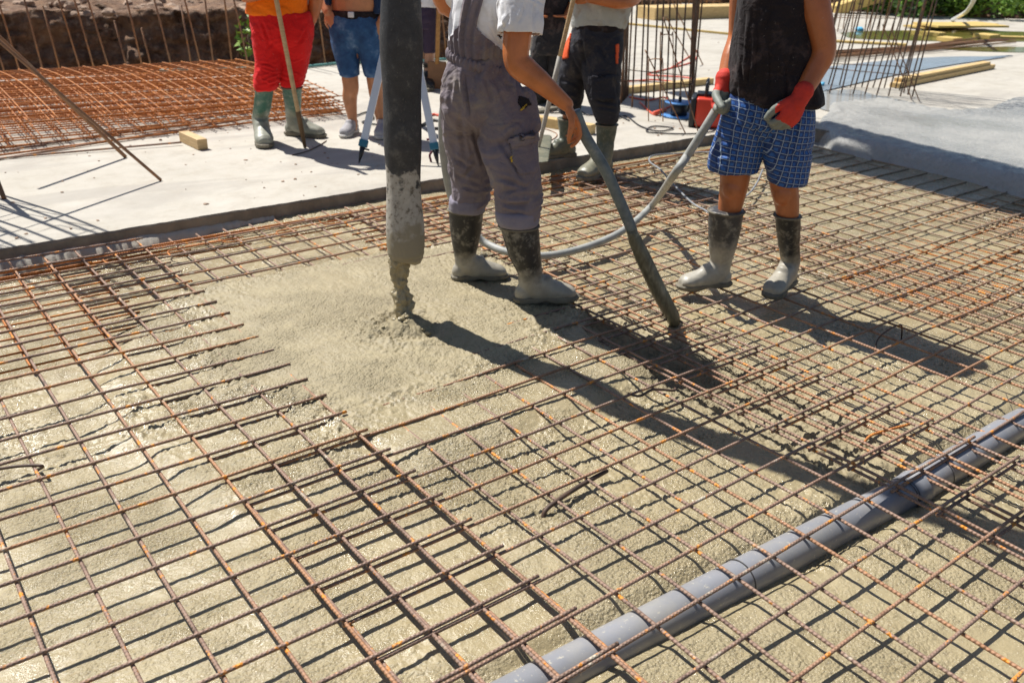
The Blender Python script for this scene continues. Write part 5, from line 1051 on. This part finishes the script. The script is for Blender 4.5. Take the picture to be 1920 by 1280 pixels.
aRr = [at(574, -56, FR), at(592, -12, FR+.03), at(588, 22, FR+.06), at(580, 48, FR+.12)]; aRl = [at(470, -56, FR), at(458, -12, FR-.06), at(484, -12, FR-.2), at(508, -22, FR-.26)]
bd = [loft_prim(tR, FR, .02), loft_prim(tq, FR, .02), loft_prim(lq, FR, .02), loft_prim(rq, FR, .02), cap_prim([at(522, -66, FR), hR-np.array([0, 0, .06])], [.065, .058]), cap_prim(aRr, [.065, .052, .045, .034]), cap_prim(aRl, [.065, .052, .045, .034]),
      cap_prim([at(496, 140, FR-.05), at(496, 163, FR-.05)], [.05, .035]), cap_prim([at(547, 135, FR+.03), at(547, 160, FR+.03)], [.05, .035])]
bd += hand(aRr[-1], np.array([0, 0, -1.])-CR*.3, -CR, CF*-1, 1.05, (.4, .5, .4)); bd += hand(aRl[-1], CR+np.array([0, 0, .2]), CF, np.array([0, 0, 1.]), 1.05, (1, 1, .6)); bd += head_prims(hR, fR)
V, F, NN = fuse(bd, .006, 3); obj('body', V, F, SK['dark'], PR); hair(PR, hR, fR)
V, F, NN = fuse([loft_prim(tR, FR, -.006), cap_prim([at(564, -50, FR), at(583, -30, FR+.01)], [.08, .072]), cap_prim([at(478, -50, FR), at(463, -30, FR-.02)], [.08, .072])], .007, 4); obj('shirt', folds(V, NN, .008, (7, 7, 6), 2), F, cloth('orange_cotton', (.95, .18, .005), None, .85, .5, .5), PR)
V, F, NN = fuse([loft_prim(tq, FR, 0), loft_prim(lq, FR, 0), loft_prim(rq, FR, 0)], .007, 12); V = creases(folds(V, NN, .010, (6, 6, 9), 8), NN, [(484, 118, 520, 128, 2, .009), (486, 130, 522, 140, 2, .010), (486, 150, 515, 158, 2, .009), (532, 120, 572, 112, 2, .009), (532, 132, 568, 140, 2, .009), (490, 40, 505, 85, 2.5, .010), (528, 60, 530, 105, 2.5, .010), (575, 50, 555, 90, 2.5, .008), (500, 95, 520, 75, 2.5, .008)], FR, .1)
V = V+NN*(.006*np.exp(-((V[:, 2]-.52)/.06)**2)*np.sin(V[:, 2]*190+vn(V*9)*9)*sst(.3, .7, vn(V*11)))[:, None]; obj('trousers', V, F, cloth('red_workwear', (.68, .012, .012), None, .8, .5, .7), PR)
boot('boot', un(490, 258, .045), un(498, 279, .045), at(496, 166, FR-.05), .062, RB['green'], PR, SOLE, s=1, label='green boot pointing at the camera')
boot('boot', un(536, 252, .045), un(610, 258, .045), at(547, 163, FR+.03), .072, RB['green'], PR, SOLE, label='green boot pointing right')
a = at(518, 0, FR-.30); bb = un(572, 277, .045); stick('rake_handle', 'long tan wooden stick held in front of the bright red trousers', a+(a-bb)*.2, bb, .016, M['shaft'], 'stick', plain('stick_tip', (.16, .09, .035), .7), .22)
bar_obj('bent_wire', [un(548, 291, .045), un(575, 284, .046), un(600, 272, .045), un(612, 264, .045)], .004, M['rebar_dark'], 'thin bent wire lying on the slab at the foot of the stick')

# ---------------------------------------------------------------- worker in denim shorts
FJ = un(672, 252, .04)@CF; BJ = un(672, 252, .04)
PJ = person('shirtless man in faded denim shorts, black belt and grey sneakers behind the pump hose', BJ)
tj = [(22, 622, 710, 0, .13), (0, 621, 713, 0, .13), (-40, 618, 720, 0, .13), (-72, 628, 712, 0, .09)]
tk_ = [(26, 619, 713, 0, .14), (50, 618, 716, 0, .155), (70, 622, 715, 0, .14), (86, 634, 704, 0, .09)]
lj = [(50, 619, 670, 0, .13), (80, 622, 672, 0, .125), (110, 630, 673, 0, .10), (135, 637, 673, 0, .095), (142, 638, 673, 0, .094)]
rj = [(50, 666, 716, 0, .13), (80, 667, 717, 0, .125), (110, 676, 716, 0, .10), (142, 685, 716, 0, .094)]
hJ = at(665, -108, FJ-.04); fJ = -CF-CR*.15
ajl = [at(620, -58, FJ), at(606, -22, FJ+.02), at(606, 0, FJ-.04), at(614, 22, FJ-.10)]; ajr = [at(716, -58, FJ), at(732, -10, FJ), at(728, 18, FJ-.02), at(716, 38, FJ-.08)]
bd = [loft_prim(tj, FJ, 0), loft_prim(tk_, FJ, .02), cap_prim([at(655, 100, FJ), at(656, 143, FJ), at(658, 165, FJ), at(656, 185, FJ+.02), at(661, 222, FJ+.01), at(662, 238, FJ)], [.085, .065, .062, .058, .036, .036], 16), cap_prim([at(698, 100, FJ+.02), at(702, 143, FJ+.02), at(706, 180, FJ+.03), at(714, 225, FJ+.03), at(716, 240, FJ+.03)], [.085, .065, .056, .036, .036], 16),
      cap_prim([at(667, -68, FJ), hJ-np.array([0, 0, .06])], [.065, .058]), cap_prim(ajl, [.062, .050, .045, .034]), cap_prim(ajr, [.062, .050, .045, .034])]
bd += hand(ajl[-1], np.array([0, 0, -1.])+CR*.55, CF, -CR+CF*-.2, 1.05, (.3, .4, .3)); bd += hand(ajr[-1], np.array([0, 0, -1.])-CR*.3, CF, CR, 1.05, (.3, .4, .3)); bd += head_prims(hJ, fJ)
V, F, NN = fuse(bd, .006, 3); obj('body', V, F, SK['mid'], PJ); hair(PJ, hJ, fJ)
m, n, b = MAT('denim'); tc = N(n, 'ShaderNodeTexCoord').outputs['Object']; c = ramp(n, noise(n, tc, 7, 5, .6), [(.35, (.012, .045, .13)), (.55, (.03, .10, .24)), (.72, (.16, .27, .42))]); n.links.new(c, b.inputs['Base Color']); b.inputs['Roughness'].default_value = .9; bump(n, b, noise(n, tc, 16, 4, .6, .6), .6, .012)
V, F, NN = fuse([loft_prim(tk_, FJ, 0), loft_prim(lj, FJ, 0), loft_prim(rj, FJ, 0)], .007, 10); obj('shorts', folds(V, NN, .008, (6, 6, 8), 12), F, m, PJ)
V, F, NN = fuse([loft_prim([(19, 620, 712, 0, .145), (22, 618, 714, 0, .148), (32, 618, 714, 0, .148), (35, 620, 713, 0, .145)], FJ, 0, 40)], .006, 2); bl_ = obj('belt', V, F, blackc, PJ)
g = G(); g.box(at(658, 28, FJ-.155), (.045, .012, .04), np.stack([CR, CF, [0, 0, 1]], 1), .004); g.build('buckle', alu, bl_)
nv = cloth('navy_shirt', (.02, .04, .09), None, .9, .5, .5)
for rows in ([(24, 700, 722, .02, .12), (-10, 702, 725, .02, .13), (-60, 690, 722, 0, .11)], [(22, 612, 626, .02, .12), (-10, 610, 626, .02, .13), (-60, 614, 640, 0, .11)]):
    V, F, NN = fuse([loft_prim(rows, FJ, 0)], .007, 3); obj('open_shirt', folds(V, NN, .006, (8, 8, 5), 2), F, nv, PJ)
SHO = plain('sneaker_fabric', (.36, .35, .36), .8, .2, 20, .5, 80); SS = plain('sneaker_sole', (.5, .48, .45), .7)
boot('sneaker', un(668, 246, .045), un(643, 259, .045), at(660, 228, FJ), .05, SHO, PJ, SS, shaft=False)
boot('sneaker', un(722, 247, .045), un(712, 262, .045), at(716, 230, FJ+.03), .05, SHO, PJ, SS, shaft=False)

# ---------------------------------------------------------------- two men farther back
F4 = un(1020, 195, .04)@CF; B4 = un(1022, 198, .04)
P4 = person('man in black work clothes half hidden behind the bare arm of the man in overalls', B4)
t4 = [(52, 1000, 1060, 0, .15), (10, 1000, 1062, 0, .16), (-30, 1002, 1066, 0, .15), (-66, 1012, 1052, 0, .09)]
q4 = [(48, 1002, 1060, 0, .15), (80, 998, 1060, 0, .17), (100, 997, 1060, 0, .16)]; l4 = [(92, 996, 1030, 0, .12), (130, 995, 1026, 0, .12), (170, 997, 1022, 0, .10), (184, 1000, 1020, 0, .09)]; r4 = [(92, 1026, 1060, 0, .12), (140, 1026, 1056, 0, .12), (180, 1026, 1048, 0, .10), (198, 1028, 1046, 0, .09)]
h4 = at(1032, -95, F4); bd = [loft_prim(t4, F4, .02), loft_prim(q4, F4, .02), loft_prim(l4, F4, .02), loft_prim(r4, F4, .02), cap_prim([at(1032, -60, F4), h4-np.array([0, 0, .06])], [.065, .058]),
      cap_prim([at(1006, -45, F4), at(992, 0, F4), at(1000, 30, F4-.15)], [.065, .05, .034]), cap_prim([at(1060, -45, F4), at(1074, 0, F4), at(1064, 30, F4-.15)], [.065, .05, .034])]
bd += hand(at(1000, 30, F4-.15), CR-CF, CF, CF, 1.05, (.8, .8, .5)); bd += hand(at(1064, 30, F4-.15), -CR-CF, CF, CF, 1.05, (.8, .8, .5)); bd += head_prims(h4, -CF)
V, F, NN = fuse(bd, .007, 3); obj('body', V, F, SK['dark'], P4); hair(P4, h4, -CF)
V, F, NN = fuse([loft_prim(t4, F4, -.008), cap_prim([at(1012, -40, F4), at(996, -5, F4)], [.075, .065]), cap_prim([at(1054, -40, F4), at(1070, -5, F4)], [.075, .065])], .008, 3); obj('shirt', folds(V, NN, .008, (7, 7, 6), 2), F, blackc, P4)
V, F, NN = fuse([loft_prim(q4, F4, 0), loft_prim(l4, F4, 0), loft_prim(r4, F4, 0)], .008, 3); obj('trousers', folds(V, NN, .010, (6, 6, 8), 6), F, cloth('black_workwear', (.028, .026, .028), (.12, .085, .07), .85, .45, .7), P4)
boot('boot', un(1022, 190, .045), un(985, 197, .045), at(1011, 160, F4), .062, RB['olive'], P4, SOLE); boot('boot', un(1043, 205, .045), un(1004, 212, .045), at(1037, 175, F4), .062, RB['olive'], P4, SOLE)
F5 = un(800, 165, .04)@CF; B5 = un(795, 165, .04)
P5 = person('man in white shirt and dark purple work trousers mostly hidden behind the pump hose', B5)
t5 = [(12, 758, 822, 0, .14), (-20, 757, 824, 0, .15), (-50, 760, 824, 0, .13), (-78, 772, 812, 0, .09)]
q5 = [(8, 760, 820, 0, .14), (35, 757, 821, 0, .16), (52, 758, 820, 0, .15)]; l5 = [(45, 757, 790, 0, .12), (75, 760, 788, 0, .11), (98, 762, 786, 0, .10)]; r5 = [(45, 787, 820, 0, .12), (75, 792, 818, 0, .11), (98, 794, 817, 0, .10)]
h5 = at(792, -105, F5); bd = [loft_prim(t5, F5, .02), loft_prim(q5, F5, .02), loft_prim(l5, F5, .02), loft_prim(r5, F5, .02), cap_prim([at(774, 95, F5), at(774, 140, F5)], [.055, .045]), cap_prim([at(806, 95, F5), at(804, 140, F5)], [.055, .045]), cap_prim([at(792, -72, F5), h5-np.array([0, 0, .06])], [.065, .058]),
      cap_prim([at(763, -60, F5), at(752, -18, F5), at(766, 5, F5-.12)], [.06, .05, .034]), cap_prim([at(820, -60, F5), at(828, -18, F5), at(824, 5, F5-.10)], [.06, .05, .034])]
bd += hand(at(766, 5, F5-.12), -CF+CR, CF, CF, 1.05, (.8, .8, .5)); bd += hand(at(824, 5, F5-.10), -CF*.3+np.array([0, 0, -.5]), CR, -CF, 1.05, (.8, .8, .5)); bd += head_prims(h5, -CF)
V, F, NN = fuse(bd, .007, 3); obj('body', V, F, SK['pale'], P5); hair(P5, h5, -CF)
V, F, NN = fuse([loft_prim(t5, F5, -.006), cap_prim([at(768, -55, F5), at(756, -28, F5)], [.07, .06]), cap_prim([at(816, -55, F5), at(826, -28, F5)], [.07, .06])], .008, 3); obj('shirt', folds(V, NN, .008, (7, 7, 6), 2), F, white, P5)
V, F, NN = fuse([loft_prim(q5, F5, 0), loft_prim(l5, F5, 0), loft_prim(r5, F5, 0)], .008, 3); obj('trousers', folds(V, NN, .008, (6, 6, 8), 6), F, cloth('purple_workwear', (.055, .040, .070), None, .85, .45, .6), P5)
boot('boot', un(770, 160, .045), un(756, 172, .045), at(774, 120, F5), .07, RB['blk'], P5, SOLE); boot('boot', un(808, 160, .045), un(800, 172, .045), at(805, 118, F5), .07, RB['blk'], P5, SOLE)
a = at(823, -20, F5-.1); bb = un(820, 168, .05); tt_ = thing('shovel', 'upright wooden shovel beside the purple trousers', 'shovel', bb)
V, F, U = tube([a+np.array([0, 0, .3]), a, bb+np.array([0, 0, .25])], .022, 10); obj('shaft', V, F, wood('shovel_wood', (.42, .22, .07), (.28, .13, .04), (2, 2, 6)), tt_, True, U)
g = G(); g.box(bb+np.array([0, 0, .14]), (.19, .02, .27), np.stack([CR, CF, [0, 0, 1]], 1), .006); g.build('blade', plain('rusty_steel', (.22, .11, .05), .7), tt_)

# ================================================================ VEGETATION
LEAF = [plain('leaf_a', (.14, .27, .03), .5, .3, 3), plain('leaf_b', (.25, .40, .04), .5, .3, 3), plain('leaf_c', (.045, .095, .018), .55, .3, 3)]
for q in LEAF: q.node_tree.nodes['Principled BSDF'].inputs['Transmission Weight'].default_value = 0
BARK = plain('bark', (.12, .08, .05), .9)
def bush(label, c, r, h_, n_, seed, leaf=.07, name='bush', pal=(0, 1, 2)):
    rs = np.random.RandomState(seed); t = thing(name, label, 'bush', c, None); c = np.array(c, float)
    cl = [(rs.normal(0, .38*r, 3)*np.array([1, 1, 0])+np.array([0, 0, h_*rs.uniform(.25, .85)]), rs.uniform(.25, .5)*r) for _ in range(14)]
    for mi in pal:
        V = []; F = []; k = 0
        for _ in range(n_//len(pal)):
            cc, cr_ = cl[rs.randint(len(cl))]; d = rs.normal(0, 1, 3); d /= np.linalg.norm(d); p = c+cc+d*cr_*rs.uniform(.5, 1.08)**1; p[2] = max(p[2], c[2]+.02)
            a = rs.normal(0, 1, 3); a[2] *= .5; a /= np.linalg.norm(a); b_ = np.cross(a, rs.normal(0, 1, 3)); b_ /= np.linalg.norm(b_); s = leaf*rs.uniform(.6, 1.3)
            V += [p-a*s, p+b_*s*.42, p+a*s*1.1, p-b_*s*.42]; F.append((k, k+1, k+2, k+3)); k += 4
        obj('foliage', V, F, LEAF[mi], t, False)
    g = G()
    for _ in range(5): e = c+cl[rs.randint(len(cl))][0]; g.tube([c, c*.5+e*.5+rs.normal(0, .05, 3), e], [.02, .014, .005], 6)
    g.build('stem', BARK, t); return t
def far_at(x, y, D): d = ray(x, y); return np.array([0, 0, H])+d*(D/(d@CF))
bush('dark green bush behind the leaning rebar cage, leftmost of the far bushes', un(1722, 38, .0)+np.array([.3, .5, 0]), .95, 1.0, 2600, 1, pal=(0, 2))
bush('bright green bush at the far edge of the site, right of the white hose', un(1828, 38, .0)+np.array([.3, .3, 0]), 1.05, 1.15, 3000, 2, pal=(0, 1))
bush('small bush between the two far green bushes', un(1768, 36, .0)+np.array([.4, .4, 0]), .6, .65, 1500, 3, pal=(2, 0))
bush('green shrub at the right edge of the photo on the brown bank', un(1925, 42, .0)+np.array([.6, .3, 0]), .5, .6, 900, 4)
bush('young bright green sprig growing by the bank left of the red trousers', un(472, 127, .0)+np.array([.02, .15, 0]), .16, .62, 60, 5, .05, 'sapling', (0, 1))
bush('dark scrub growing on top of the bank far behind the leaning cage', un(1690, 22, .0)+np.array([2.2, 1.2, 0]), 1.0, 1.0, 1500, 6, pal=(2,))
bar_obj('white_hose', [un(1785, 38, .06), un(1800, 30, .25), un(1812, 22, .45), un(1822, 8, .65), un(1828, -5, .8)], .035, plain('white_hose', (.6, .62, .6), .4), 'white plastic hose hanging in front of the far bushes', 'hose')
